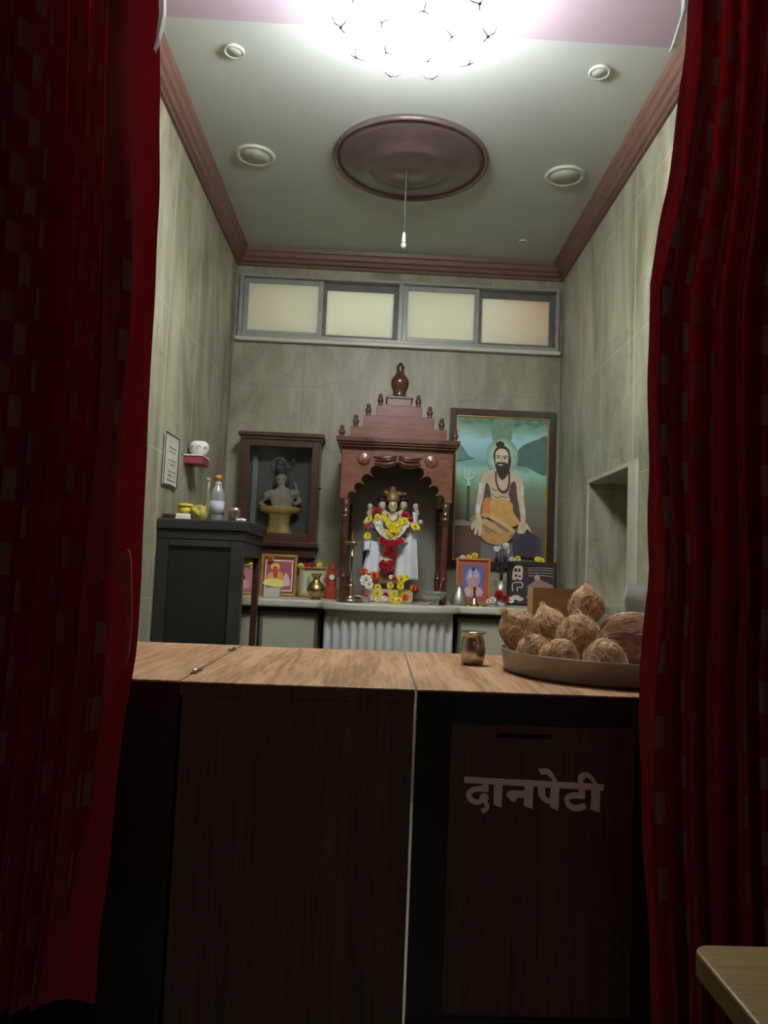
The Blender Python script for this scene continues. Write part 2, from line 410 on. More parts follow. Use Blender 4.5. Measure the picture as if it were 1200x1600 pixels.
# centre flap unit
t = thing('counter_unit', 'middle counter unit with brown wood front and light oak flap top', 'counter', (-.13, YC0, 0), 'wooden counter units')
def loc(o, root): o.location = -root.location
u = MB().box(-.358, .080, YC0, YC1, ZT-.004, ZT).build('counter_top', M_top, t, bevel=.0015); loc(u, t)
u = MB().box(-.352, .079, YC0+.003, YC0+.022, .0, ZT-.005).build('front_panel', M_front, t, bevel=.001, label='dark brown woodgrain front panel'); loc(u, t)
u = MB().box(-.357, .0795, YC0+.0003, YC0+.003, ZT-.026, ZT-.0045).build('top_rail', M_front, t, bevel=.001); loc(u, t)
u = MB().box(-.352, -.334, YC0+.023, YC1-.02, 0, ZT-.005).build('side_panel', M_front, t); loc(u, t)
# left unit
t = thing('counter_unit', 'left counter unit with black front beside the left curtain', 'counter', (-.62, YC0, 0), 'wooden counter units')
u = MB().box(XL+.004, -.361, YC0+.001, YC1+.004, ZT-.004, ZT+.001).build('counter_top', M_top, t, bevel=.0015); loc(u, t)
u = MB().box(XL+.004, -.3585, YC0+.003, YC0+.024, 0, ZT-.005).build('front_panel', M_black, t, label='black front panel'); loc(u, t)
u = MB().box(XL+.004, -.363, YC1-.04, YC1-.02, 0, ZT-.005).build('back_panel', M_black, t); loc(u, t)
# donation box
t = thing('donation_box', 'black framed wooden donation box with coin slot and white Devanagari lettering', 'donation box', (.5, YC0, 0), 'wooden counter units')
u = MB().box(.0835, XR-.004, YC0, YC1, ZT-.004, ZT).build('counter_top', M_top, t, bevel=.0015); loc(u, t)
o = MB(); rect_frame(o, .0845, .56, .22, ZT-.005, YC0+.0015, YC0+.02, (.066, .06, .125, .054)); o.box(.56, XR-.004, YC0+.0015, YC0+.02, .0, ZT-.005); o.box(.0845, .56, YC0+.006, YC0+.02, 0, .22)
u = o.build('box_frame', M_black, t, bevel=.001, label='black laminate frame of the box'); loc(u, t)
o = MB(); sx0, sx1, sz = .238, .342, .852
o.box(.1505, .4995, YC0+.008, YC0+.02, .345, sz-.004); o.box(.1505, .4995, YC0+.008, YC0+.02, sz+.004, .853+.0)
o.bm.clear()
o.box(.1505, .4995, YC0+.008, YC0+.02, .345, sz-.006); o.box(.1505, sx0, YC0+.008, YC0+.02, sz-.006, sz+.003)
o.box(sx1, .4995, YC0+.008, YC0+.02, sz-.006, sz+.003); o.box(.1505, .4995, YC0+.008, YC0+.02, sz+.003, .8735-.0)
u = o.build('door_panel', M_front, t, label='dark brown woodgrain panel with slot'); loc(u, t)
u = MB().box(.14, .62, YC0+.021, YC0+.4, .1, ZT-.006).build('cash_chest', M_black, t); loc(u, t)
# lettering traced in panel units (1200x514 over the 280x120 px patch)
def tx(x, y):
    p = at(700+x/4.286, 1180+y/4.286, YC0); return (p.x, p.z)
T = []
T.append([(112,150),(1052,202),(1050,245),(112,192)])
T.append([(232,190),(275,193),(275,255),(232,252)])
T.append(ribbon([(272,234),(215,232),(165,242),(143,268),(152,300),(190,322),(228,316)], [40,38,36,36,38,36,30]))
T.append(ell(245,292,31,30)); T.append(ribbon([(240,305),(262,335),(262,365),(228,385)], [30,30,30,34]))
T.append([(312,160),(372,164),(362,357),(308,340)])
T.append([(520,195),(578,198),(570,368),(512,345)]); T.append([(440,243),(522,246),(522,294),(440,290)])
T.append(ell(434,272,38,30)); T.append(ribbon([(430,265),(440,292),(458,310)], [60,50,24]))
T.append([(692,205),(752,208),(745,380),(690,358)]); T.append([(605,205),(655,207),(657,262),(610,275)])
T.append(ribbon([(632,255),(640,285),(662,308),(695,318)], [50,40,34,40]))
T.append([(607,97),(672,95),(705,120),(742,190),(715,190),(690,158),(668,136),(628,137)])
T.append([(880,215),(925,217),(925,300),(880,300)])
T.append(ribbon([(925,278),(865,276),(815,285),(802,315),(825,350),(870,362),(928,345)], [44,42,36,34,38,44,40]))
T.append([(968,225),(1028,228),(1022,393),(962,372)])
T.append(ribbon([(898,200),(893,160),(925,136),(962,155),(1000,205)], [34,34,34,30,20])); T.append(ell(905,150,24,24))
o = MB()
for i, p in enumerate(T): o.prism(type(p)([tx(*q) for q in p]), YC0+.0068-.00002*i, YC0+.0082)
u = o.build('lettering', mat('lettering_white', 'f2eee6', .6, amt=.03), t, label='white painted Devanagari lettering'); loc(u, t)
# little barrel bolts on the counter seam
for i, (px, py, nm) in enumerate(((307, 1050, 'small metal barrel hinge on the counter seam nearest the front edge'), (362, 1016, 'small metal barrel hinge on the counter seam near the back edge'))):
    p = at(px, py, 1.0); d = Vector((p.x, p.y, p.z-CAMZ)); s = (ZT-CAMZ)/d.z; p = Vector((d.x*s, d.y*s, ZT+.005))
    r = thing('hinge', nm, 'hinge', p, 'hinges on the counter seam')
    MB().tube([(0, -.028, 0), (0, .028, 0)], .0035, 8).build('pin', M_steeld, r)
    MB().box(-.006, .006, -.03, .03, -.005, -.003).build('plate', mat('hinge_brown', '5a4430', .5, metal=.6), r)

# ------------------------------------------------------------------ altar
ALT = []
for k in range(25):
    a = k/24; x = -.30+.74*a; ALT.append((x, 4.045-.165*math.sin(PI*a)**.55))
poly = [(XL+.003, YB-.003), (XL+.003, 4.045)]+ALT+[(XR-.003, 4.045), (XR-.003, YB-.003)]
s_ = MB().slab(poly, .942, .983).build('altar_slab', M_marble, None, bevel=.012, seg=3); tag(s_, 'long white marble slab with bowed centre carrying the shrine', 'shelf')
base = thing('altar_base', 'white fluted bowed marble base under the altar slab', 'altar base', (.07, 4.1, 0))
def bow(a): return (-.27+.68*a, 4.10-.15*math.sin(PI*a)**.6)
poly = [(-.27, YB-.005)]+[bow(k/24) for k in range(25)]+[(.41, YB-.005)]
u = MB().slab(poly, 0, .941).build('body', M_marblew, base); loc(u, base)
for k in range(15):
    a = (k+.5)/15; x, y = bow(a); o = MB()
    pr_ = [(.0215, 0), (.0215, .885)]+[(.0215*math.cos(q*PI/12), .885+.0215*math.sin(q*PI/12)) for q in range(1, 6)]+[(.0, .9065)]
    o.lathe(pr_, (x, y, 0), 12); u = o.build('flute', M_marblew, base); loc(u, base)
M_lam = mat('cream_laminate', 'b4b69c', .45, amt=.05)
for side, x0, x1, lab in ((0, XL+.005, -.29, 'cream two-door cupboard under the altar slab left of the fluted base'), (1, .43, XR-.005, 'cream two-door cupboard under the altar slab right of the fluted base')):
    c = thing('cupboard', lab, 'cupboard', ((x0+x1)/2, 4.12, 0), 'cupboards under the altar slab')
    u = MB().box(x0, x1, 4.13, YB-.006, 0, .94).build('body', M_dark, c); loc(u, c)
    xm = (x0+x1)/2
    for a, b in ((x0+.008, xm-.004), (xm+.004, x1-.012)):
        o = MB(); rect_frame(o, a, b, .06, .915, 4.10, 4.128, (.018, .018, .018, .018)); d = o.build('door_frame', M_alud, c, bevel=.002); loc(d, c)
        MB().box(a+.0185, b-.0185, 4.108, 4.122, .0785, .8965).build('door', M_lam, d)
    
# ------------------------------------------------------------------ shrine
SC = .080   # centre line
sh = thing('shrine', 'dark carved wooden shrine with scalloped arch, stepped roof and pot finial', 'shrine', (SC, 4.3, .983))
def sp_(mb, name, mtl, bevel=0, **k):
    u = mb.build(name, mtl, sh, bevel=bevel, **k); u.location = -sh.location; return u
Z0 = .983
postp = [(.020, 0), (.022, .03), (.019, .04), (.018, .12), (.022, .126), (.022, .134), (.017, .14), (.019, .155), (.015, .165), (.016, .20), (.0175, .40), (.0165, .44), (.021, .447), (.021, .455), (.015, .462), (.021, .472), (.021, .48), (.016, .487), (.0185, .51), (.022, .545)]
for (x, y) in ((SC-.262, 4.1), (SC+.272, 4.1), (SC-.262, 4.5), (SC+.272, 4.5)):
    sp_(MB().lathe([(r, z) for r, z in postp], (x, y, Z0), 16), 'post', M_dwood2)
# base plinth strip
sp_(MB().box(SC-.30, SC+.305, 4.46, 4.53, Z0, Z0+.02), 'plinth', M_dwood, .003)
sp_(MB().box(SC-.25, SC+.26, 4.515, 4.53, Z0+.02, 1.80), 'back_panel', mat('shrine_back_grey', '8a877a', .35, amt=.15, scale=4))
# arch panel with scalloped opening
cx, zc = SC+.003, 1.527
def arch2(side):
    # scallops bite outward into the panel
    P = [(.254, 1.527)]
    for (x, z, r, a0, a1) in [(.236, 1.543, .023, -20, 135), (.200, 1.590, .026, -70, 135), (.160, 1.636, .028, -70, 135), (.112, 1.680, .032, -70, 120)]:
        for k in range(9):
            a = math.radians(a0+(a1-a0)*k/8); P.append((x+r*math.cos(a), z+r*math.sin(a)))
    P += [(.075, 1.700), (.045, 1.704), (.018, 1.710), (.006, 1.724), (0, 1.732), (0, 1.81), (.297, 1.81), (.297, 1.527)]
    return [(cx+side*x, z) for x, z in P]
o = MB(); o.prism(arch2(-1), 4.085, 4.115); o.prism(arch2(1), 4.085, 4.115)
sp_(o, 'arch_panel', M_dwood, .002)
o = MB()
for s in (-1, 1):   # glossy drapery carving above the opening
    o.tube([(cx+s*a, 4.082, z) for a, z in ((.005, 1.765), (.04, 1.757), (.08, 1.753), (.13, 1.757))], [.006, .009, .009, .004], 8)
    o.tube([(cx+s*a, 4.082, z) for a, z in ((.006, 1.738), (.03, 1.724), (.07, 1.718), (.125, 1.722))], [.012, .014, .011, .004], 8)
    o.tube([(cx+s*a, 4.080, z) for a, z in ((.005, 1.752), (.05, 1.742), (.12, 1.738))], [.006, .01, .004], 8)
sp_(o, 'arch_carving', M_dwood2)
for s in (-1, 1):
    o = MB(); M4 = Matrix.Rotation(PI/2, 4, 'X')
    o.lathe([(.0, 0), (.03, 0), (.034, .005), (.03, .008), (.012, .006), (.0, .012)], (cx+s*.18, 4.085, 1.745), 16, M=M4, lobe=(8, .08))
    sp_(o, 'rosette', M_dwood)
for s in (-1, 1): sp_(MB().box(cx+s*.29-.012, cx+s*.29+.012, 4.115, 4.50, 1.53, 1.81), 'side_panel', M_dwood)
o = MB()
for (e, z0, z1) in ((.31, 1.805, 1.818), (.322, 1.818, 1.83), (.33, 1.83, 1.856)):
    o.box(cx-e, cx+e, 4.06-(e-.31), 4.54, z0, z1)
sp_(o, 'cornice', M_dwood2, .003)
tiers = [(.262, 4.13, 1.856, 1.928), (.194, 4.17, 1.928, 2.0), (.126, 4.21, 2.0, 2.068)]
for (e, y, z0, z1) in tiers:
    sp_(MB().box(cx-e, cx+e, y, 4.55-(y-4.1)*.6, z0, z1), 'roof_tier', M_dwood, .003)
o = MB(); o.box(cx-.068, cx+.068, 4.25, 4.41, 2.068, 2.118); o.box(cx-.077, cx+.077, 4.242, 4.418, 2.118, 2.13)
sp_(o, 'roof_block', M_dwood, .002)
kp = [(.046, 0), (.046, .012), (.038, .02), (.042, .03), (.037, .042), (.046, .056), (.054, .078), (.056, .098), (.05, .118), (.036, .138), (.026, .15), (.022, .165), (.026, .18), (.025, .19), (.016, .2), (.011, .21), (0, .216)]
sp_(MB().lathe([(r*.95, z*1.01) for r, z in kp], (cx, 4.33, 2.13), 24), 'pot_finial', M_dwood2)
fp = [(.013, 0), (.015, .006), (.011, .012), (.016, .022), (.018, .034), (.013, .044), (.009, .049), (.013, .055), (.009, .064), (0, .07)]
fin = None
for (e, y, z0) in ((.305, 4.09, 1.856), (.235, 4.15, 1.928), (.17, 4.19, 2.0), (.106, 4.23, 2.068)):
    for s in (-1, 1):
        if fin is None: fin = sp_(MB().lathe(fp, (0, 0, 0), 12), 'finial', M_dwood2); f = fin
        else: f = fin.copy(); COL.objects.link(f)
        f.location = Vector((cx+s*e, y, z0))-sh.location

# ------------------------------------------------------------------ idol
ic = .066
def cI(x, y, Y=4.2):      # picture patch (8x) to the idol's plane
    return at(540+x/8.0, 750+y/8.0, Y)
idol = thing('idol', 'three-headed pale marble idol in white drapes standing inside the wooden shrine', 'statue', (ic, 4.25, Z0))
def ip(mb, name, mtl, **k):
    u = mb.build(name, mtl, idol, **k); u.location = -idol.location; return u
sx_ = .0035/8
B = MB()
def P(x, y, Y=4.22): p = cI(x, y, Y); return (p.x, Y, p.z)
B.box(ic-.13, ic+.13, 4.14, 4.34, Z0, Z0+.07)
B.ball(P(595, 560, 4.24), (.062, .04, .075)); B.ball(P(585, 720, 4.24), (.05, .038, .07)); B.ball(P(575, 860, 4.24), (.062, .042, .06))
B.tube([P(640, 900, 4.24), P(650, 1050, 4.24), P(640, 1290, 4.24)], [.036, .028, .022], 12)
B.tube([P(520, 900, 4.24), P(530, 1050, 4.24), P(520, 1290, 4.24)], [.036, .028, .022], 12)
B.ball(P(515, 1290, 4.215), (.022, .035, .014)); B.ball(P(640, 1290, 4.215), (.022, .035, .014))
B.tube([P(590, 500, 4.24), P(592, 400, 4.23)], [.03, .024], 12)
B.ball(P(592, 320, 4.215), (.027, .03, .036)); B.ball(P(592, 375, 4.20), (.016, .014, .013))
B.ball(P(592, 325, 4.186), (.005, .006, .010))
for s, x in ((-1, 460), (1, 725)):
    B.ball(P(x, 320, 4.24), (.022, .027, .031)); B.ball(P(x+s*20, 330, 4.217), (.006, .008, .008)); B.tube([P(x, 390, 4.25), P(592+s*60, 450, 4.25)], [.018, .02], 10)
for s in (-1, 1):     # six arms
    X = lambda a: 592+s*a
    B.tube([P(X(110), 480, 4.25), P(X(250), 520, 4.25), P(X(300), 420, 4.24), P(X(270), 320, 4.23)], [.022, .018, .016, .012], 10)
    B.tube([P(X(110), 510, 4.25), P(X(230), 600, 4.24), P(X(320), 570, 4.2), P(X(340), 540, 4.18)], [.022, .019, .014, .012], 10)
    B.tube([P(X(100), 530, 4.24), P(X(190), 690, 4.22), P(X(160), 790, 4.18), P(X(120), 760, 4.15)], [.022, .019, .015, .012], 10)
    B.ball(P(X(285), 330, 4.23), (.016, .014, .018)); B.ball(P(X(345), 530, 4.17), (.014, .014, .016)); B.ball(P(X(115), 750, 4.14), (.014, .014, .014))
body = ip(B, 'body', M_stat); remesh(body, .0045)
# crowns and hair
o = MB(); M_crownm = mat('crown_dull_gold', '8a6c3c', .5, metal=.3, amt=.3, scale=80)
o.lathe([(.036, 0), (.038, .012), (.034, .03), (.028, .045), (.018, .062), (.008, .072), (0, .076)], P(592, 275, 4.225), 16, lobe=(8, .08))
o.ball(P(590, 110, 4.23), (.017, .012, .015)); o.ball(P(510, 160, 4.23), (.016, .012, .013)); o.ball(P(670, 175, 4.23), (.02, .012, .014)); o.ball(P(735, 175, 4.23), (.012, .01, .01))
ip(o, 'crown', M_crownm)
M_hair = mat('hair_black', '1a1512', .6)
for s, x in ((-1, 455), (1, 725)):
    o = MB(); o.ball(P(x, 250, 4.245), (.028, .028, .02)); o.ball(P(x-s*45, 270, 4.25), (.02, .02, .03)); ip(o, 'hair', M_hair)
for x, y, Yq, a in ((572, 315, 4.187, .005), (613, 315, 4.187, .005), (450, 318, 4.214, .004), (735, 320, 4.214, .004)): o = MB(); o.ball(P(x, y, Yq), (a, .002, .0022), sub=1); ip(o, 'eye', M_hair)
o = MB(); o.ball(P(592, 357, 4.186), (.008, .002, .002), sub=1); ip(o, 'mouth', mat('lips_red', '9a4a40', .5))
# drapes
def drape(top, bot, Y0, folds, seed, name='drape'):
    o = MB(); nu, nv = 36, 20; G = []
    for j in range(nv+1):
        v = j/nv; row = []
        for i in range(nu+1):
            u = i/nu
            a = Vector(top[0]).lerp(Vector(top[1]), u); b = Vector(bot[0]).lerp(Vector(bot[1]), u)
            p = a.lerp(b, v); 
            Y = Y0 - .03*math.sin(PI*u)*(.4+.6*v) - .009*math.sin(u*folds*PI+seed)*(v**.6) - .02*v
            q = cI(p.x, p.y+6*math.sin(u*folds*PI+seed)*v, Y); row.append(o.bm.verts.new(q))
        G.append(row)
    for j in range(nv):
        for i in range(nu): o.face([G[j][i], G[j][i+1], G[j+1][i+1], G[j+1][i]], None, True)
    u = ip(o, name, M_cloth_w); s = u.modifiers.new('t', 'SOLIDIFY'); s.thickness = .003
    return u
drape([(300, 750, 0), (470, 800, 0)], [(205, 1180, 0), (425, 1165, 0)], 4.2, 3, .3)
drape([(660, 790, 0), (885, 640, 0)], [(615, 1215, 0), (905, 1260, 0)], 4.2, 3.4, 1.1)
drape([(235, 745, 0), (320, 750, 0)], [(230, 880, 0), (300, 870, 0)], 4.18, 3, .5)
drape([(840, 400, 0), (895, 420, 0)], [(850, 640, 0), (890, 640, 0)], 4.2, 2, .2)
o = MB(); p0 = [(255, 850), (215, 900), (205, 1060), (240, 1080), (262, 960)]
o.prism([(cI(x, y).x, cI(x, y).z) for x, y in p0], 4.23, 4.245); ip(o, 'drape', mat('blue_cloth', '22305a', .8), label='blue cloth edge')
o = MB(); o.prism([(cI(x, y).x, cI(x, y).z) for x, y in [(445, 1150), (600, 1130), (625, 1240), (640, 1290), (400, 1290), (420, 1230)]], 4.15, 4.22)
ip(o, 'skirt_panel', mat('brown_skirt', '8a6248', .7), bevel=.006)
o = MB(); o.tube([P(520, 430, 4.18), P(530, 490, 4.165), P(590, 520, 4.155), P(655, 490, 4.165), P(660, 430, 4.18)], .004, 8); ip(o, 'necklace', M_brass)

# ------------------------------------------------------------------ flowers
def petal(o, c, a, l, wd, tilt, m, z=0.0):
    ca, sa = math.cos(a), math.sin(a); ct, st_ = math.cos(tilt), math.sin(tilt)
    def q(u, v, h=0): return Vector(c)+Vector((u*ct*ca-v*sa, u*ct*sa+v*ca, z+u*st_+h))
    v = [o.bm.verts.new(q(*p)) for p in ((.1*l, 0), (.55*l, wd/2, -.04*l), (.92*l, wd*.32), (l, 0, .02*l), (.92*l, -wd*.32), (.55*l, -wd/2, -.04*l))]
    f = o.face(v, m, True)
protos = {}
def proto(kind):
    r = bpy.data.objects.new('flower', None); COL.objects.link(r)
    o = MB()
    if kind in ('yellow', 'white'):
        for k in range(8): petal(o, (0, 0, 0), k*PI/4, .017, .012, .25, None)
        for k in range(6): petal(o, (0, 0, 0), k*PI/3+.3, .012, .009, .7, None)
        o.build('petals', M_yellow if kind == 'yellow' else M_white, r)
        o = MB(); o.ball((0, 0, .002), (.005, .005, .004), sub=1); o.build('flower_centre', M_cen, r)
    elif kind == 'orange':
        for L_ in range(5):
            for k in range(12): petal(o, (0, 0, L_*.002), k*PI/6+L_*.4, .017-.0025*L_, .009, .15+.27*L_, None)
        o.ball((0, 0, .004), (.011, .011, .007), sub=2)
        o.build('petals', M_orange, r)
    elif kind in ('red', 'pink'):
        for L_ in range(4):
            for k in range(6): petal(o, (0, 0, L_*.0015), k*PI/3+L_*.5, .02-.004*L_, .018, .2+.33*L_, None)
        o.ball((0, 0, .003), (.009, .009, .008), sub=2)
        o.build('petals', M_red if kind == 'red' else M_pinkf, r)
        o = MB()
        for k in range(3): petal(o, (0, 0, -.002), k*2.1, .024, .008, 0, None)
        o.build('sepals', M_green, r)
    return r
def flower(kind, p, label, group, scale=1.0, rx=1.2, rz=0.0, parent=None):
    used = kind in protos
    if not used: protos[kind] = proto(kind); r = protos[kind]; r.location = p; r.rotation_euler = (rx, random.uniform(-.2, .2), rz); r.scale = (scale,)*3
    else: r = dup(protos[kind], p, (rx, random.uniform(-.2, .2), rz), scale=scale)
    r['label'] = label; r['category'] = 'flower'; r['group'] = group
    if kind in NAMES: r.name = NAMES[kind]
    return r
NAMES = {'yellow': 'yellow_flower', 'white': 'white_flower', 'orange': 'marigold', 'red': 'red_rose', 'pink': 'pink_flower'}
CN = {'yellow': 'yellow daisy-like flower', 'white': 'small white blossom', 'orange': 'orange marigold head', 'red': 'red rose head', 'pink': 'dark pink flower'}
# on the idol and at its feet: (kind, x, y, Y, scale, where)
FL = [('red', 385, 395, 4.19, 1.25, "on the idol's left-hand shoulder in the photo"), ('red', 745, 440, 4.19, 1.2, "on the idol's right-hand shoulder in the photo"), ('red', 815, 495, 4.18, .9, 'just below the right shoulder rose'),
 ('yellow', 290, 495, 4.17, 1.3, "tucked at the idol's outer left arm"), ('yellow', 400, 465, 4.17, 1.2, 'below the left shoulder rose'), ('yellow', 480, 450, 4.17, .9, "left of the idol's neck"),
 ('yellow', 735, 510, 4.16, 1.2, "right of the idol's necklace"), ('yellow', 865, 585, 4.15, 1.5, "at the idol's outer right arm"), ('yellow', 905, 610, 4.16, .9, 'behind the flower at the outer right arm'),
 ('yellow', 275, 700, 4.16, 1.3, "on the idol's lower left hand"), ('pink', 265, 590, 4.17, .8, "between two yellow flowers on the idol's left arm"),
 ('orange', 235, 1155, 4.12, 1.45, 'at the lower left corner of the white drape'), ('orange', 362, 1200, 4.11, 1.6, "at the hem beside the idol's feet"),
 ('white', 255, 1255, 4.08, 2.0, 'left of the feet under the marigolds'), ('white', 290, 1310, 4.06, 1.5, 'under the larger white blossom'),
 ('yellow', 700, 1240, 4.08, 1.5, 'at the hem of the right drape'), ('yellow', 760, 1220, 4.09, 1.0, 'right end of the right drape hem'), ('pink', 605, 1235, 4.1, .9, "just right of the idol's feet"), ('white', 570, 1215, 4.1, .8, "beside the pink flower at the feet"),
 ('yellow', 400, 1345, 4.04, 1.25, 'on the left of the pedestal'), ('yellow', 560, 1320, 4.04, 1.15, 'at the middle of the pedestal top'), ('yellow', 685, 1330, 4.04, 1.2, 'right of the middle of the pedestal'),
 ('yellow', 390, 1425, 4.02, 1.4, 'low on the left of the pedestal'), ('yellow', 610, 1425, 4.0, 1.3, 'low at the middle of the pedestal'), ('orange', 840, 1360, 4.05, 1.3, 'at the right corner of the pedestal'), ('red', 880, 1375, 4.07, 1.1, 'behind the marigold at the right corner'),
 ('pink', 255, 1470, 3.99, 1.1, 'on the slab beside the oil lamp'), ('white', 310, 1480, 3.98, .8, 'next to the pink flower on the slab'), ('white', 485, 1480, 3.97, .9, 'lying on the slab in front of the pedestal'), ('white', 395, 1490, 3.97, .8, 'front left on the slab before the idol'),
 ('yellow', 730, 1440, 4.0, 1.1, 'low on the right of the pedestal'), ('orange', 750, 1470, 3.99, 1.2, 'low right, in front of the pedestal'), ('yellow', 590, 1505, 3.95, 1.2, 'foremost on the slab before the idol'), ('yellow', 665, 1510, 3.95, 1.15, 'foremost right on the slab before the idol'),
 ('red', 500, 1440, 4.02, .8, 'low left of the pedestal middle')]
for k, x, y, Y, s, wh in FL:
    p = cI(x, y, Y)
    if p.z < Z0+.012: p.z = Z0+.012
    flower(k, p, CN[k]+' '+wh, 'loose flowers offered to the idol', s, 1.25+random.uniform(-.25, .25), random.uniform(-.4, .4))
# garlands
def garland(name, label, pts, kind_seq, n, sc_, cat='garland', jit=.004):
    g = thing(name, label, cat, pts[0])
    P_ = crom([tuple(p) for p in pts], False, 8)
    for i in range(n):
        f_ = i/(n-1)*(len(P_)-1); j = min(int(f_), len(P_)-2); q = Vector(P_[j]).lerp(Vector(P_[j+1]), f_-j)
        k = kind_seq[i % len(kind_seq)]
        src = protos[k]; ch = [c for c in COL.objects if c.parent == src][0]
        c = ch.copy(); COL.objects.link(c); c.name = 'blossom'; c.parent = g
        if 'label' in c: del c['label']
        c.location = q-Vector(pts[0])+Vector((random.uniform(-jit, jit), -random.uniform(0, .006), random.uniform(-jit, jit)))
        c.rotation_euler = (1.3+random.uniform(-.3, .3), random.uniform(-.5, .5), random.uniform(-.4, .4)); c.scale = (sc_,)*3
    o = MB(); o.tube([Vector(p)-Vector(pts[0])+Vector((0, .006, 0)) for p in P_], .003, 6); o.build('string', M_green, g)
    return g
garland('flower_garland', "yellow flower garland hanging in a V on the idol's chest", [cI(500, 480, 4.16), cI(530, 600, 4.15), cI(560, 690, 4.14), cI(610, 670, 4.14), cI(650, 600, 4.15), cI(690, 510, 4.16)], ['yellow'], 15, 1.0, jit=.009)
garland('flower_garland', "second yellow garland filling the middle of the idol's chest", [cI(540, 560, 4.14), cI(590, 620, 4.13), cI(560, 660, 4.13), cI(610, 560, 4.14)], ['yellow'], 9, 1.1)
garland('flower_garland', "white blossom garland draped in a wide V outside the yellow one", [cI(375, 520, 4.17), cI(410, 620, 4.16), cI(480, 700, 4.15), cI(590, 745, 4.14), cI(690, 680, 4.15), cI(745, 600, 4.16), cI(780, 540, 4.17)], ['white'], 26, .8)
o = None
garland('flower_garland', "inner white blossom garland between the yellow garland and the beads", [cI(420, 540, 4.165), cI(455, 620, 4.155), cI(500, 680, 4.15)], ['white'], 9, .9)
g = garland('flower_garland', 'bunch of dark red roses hanging as the lower part of the garland', [cI(450, 755, 4.13), cI(540, 790, 4.12), cI(690, 760, 4.13), cI(600, 800, 4.11), cI(520, 850, 4.12), cI(580, 900, 4.12), cI(490, 920, 4.12), cI(600, 930, 4.12)], ['red'], 22, .95)
garland('flower_garland', 'short white band of blossoms under the dark red roses', [cI(460, 975, 4.13), cI(520, 985, 4.12), cI(590, 975, 4.13)], ['white'], 7, .7)
garland('flower_garland', 'bright red rose cluster at the bottom end of the garland', [cI(460, 1060, 4.12), cI(520, 1090, 4.11), cI(570, 1050, 4.12), cI(510, 1110, 4.12)], ['red', 'pink'], 8, 1.15)
o = MB(); pts = crom([tuple(cI(*q)) for q in ((345, 560, 4.155), (385, 640, 4.145), (460, 730, 4.135), (600, 770, 4.13), (715, 690, 4.135), (775, 600, 4.15))], False, 6)
for p in pts: o.ball(p, .0055, sub=1)
tag(o.build('bead_necklace', M_hair), "dark bead string looped across the idol's chest", 'necklace')

# ------------------------------------------------------------------ things on the slab
# brass oil lamp
p = at(547, 941, 4.0)
L_ = thing('oil_lamp', 'tall brass oil lamp with five-beaked dish standing left of the idol', 'oil lamp', (p.x, 4.0, Z0+.007))
MB().lathe([(.0, 0), (.045, 0), (.046, .004), (.03, .012), (.018, .03), (.026, .045), (.014, .06), (.02, .075), (.011, .09), (.0, .092)], (0, 0, 0), 24).build('foot', M_brass, L_)
MB().lathe([(.009, .088), (.013, .095), (.0085, .105), (.007, .16), (.0065, .22), (.011, .226), (.011, .232), (.0065, .238), (.006, .29)], (0, 0, 0), 14).build('stem', M_brass, L_)
o = MB(); o.lathe([(.006, .286), (.03, .292), (.036, .302), (.034, .302), (.027, .297), (0, .296)], (0, 0, 0), 20, lobe=(5, .12))
for k in range(5):
    a = k*2*PI/5+.3; o.tube([(.026*math.cos(a), .026*math.sin(a), .297), (.047*math.cos(a), .047*math.sin(a), .304)], [.01, .004], 8)
o.build('oil_dish', M_brass, L_)
MB().lathe([(.009, .296), (.011, .305), (.006, .312), (.009, .32), (.005, .33), (.006, .336), (.002, .36), (0, .372)], (0, 0, 0), 12).build('spire', M_brass, L_)
tag(MB().lathe([(0, 0), (.05, 0), (.075, .004), (.077, .006), (.05, .003), (0, .003)], (p.x, 4.0, Z0+.0005), 28).build('lamp_plate', M_steeld), 'round metal plate under the brass oil lamp', 'plate')
q = at(566, 940, 4.02)
tag(MB().lathe([(0, 0), (.018, 0), (.028, .03), (.03, .032), (.027, .03), (.016, .004), (0, .004)], (-.055, 3.975, Z0+.0005), 18, lobe=(8, .05)).build('glass_bowl', mat('glass_small', 'c8c4b8', .15, amt=.05, metal=.4)), 'small clear glass bowl right beside the oil lamp', 'bowl')
# crystal bowl
gl = mat('crystal_glass', 'e4e6e0', .06, trans=.75, amt=.02)
p = at(677, 944, 3.98)
b_ = thing('glass_bowl', 'clear cut-glass bowl with scalloped rim right of the idol', 'bowl', (p.x, 3.98, Z0+.0005))
o = MB(); o.lathe([(.02, 0), (.02, .006), (.012, .014), (.03, .022), (.052, .045), (.066, .072), (.062, .072), (.048, .047), (.028, .027), (0, .024)], (0, 0, 0), 40, lobe=(10, .05)); o.build('bowl_body', gl, b_)
o = MB(); o.tube([(.02, 0, .03), (.04, .0, .13)], .0015, 6); o.build('incense_stick', M_brass, b_)
# steel bell-shaped pot
p = at(717, 944, 4.12)
tag(MB().lathe([(0, 0), (.046, 0), (.048, .01), (.042, .04), (.03, .07), (.018, .092), (.014, .1), (.02, .108), (.016, .11), (0, .108)], (p.x, 4.12, Z0+.0005), 28).build('steel_pot', M_steeld), 'squat steel pot with narrow neck right of the glass bowl', 'pot')
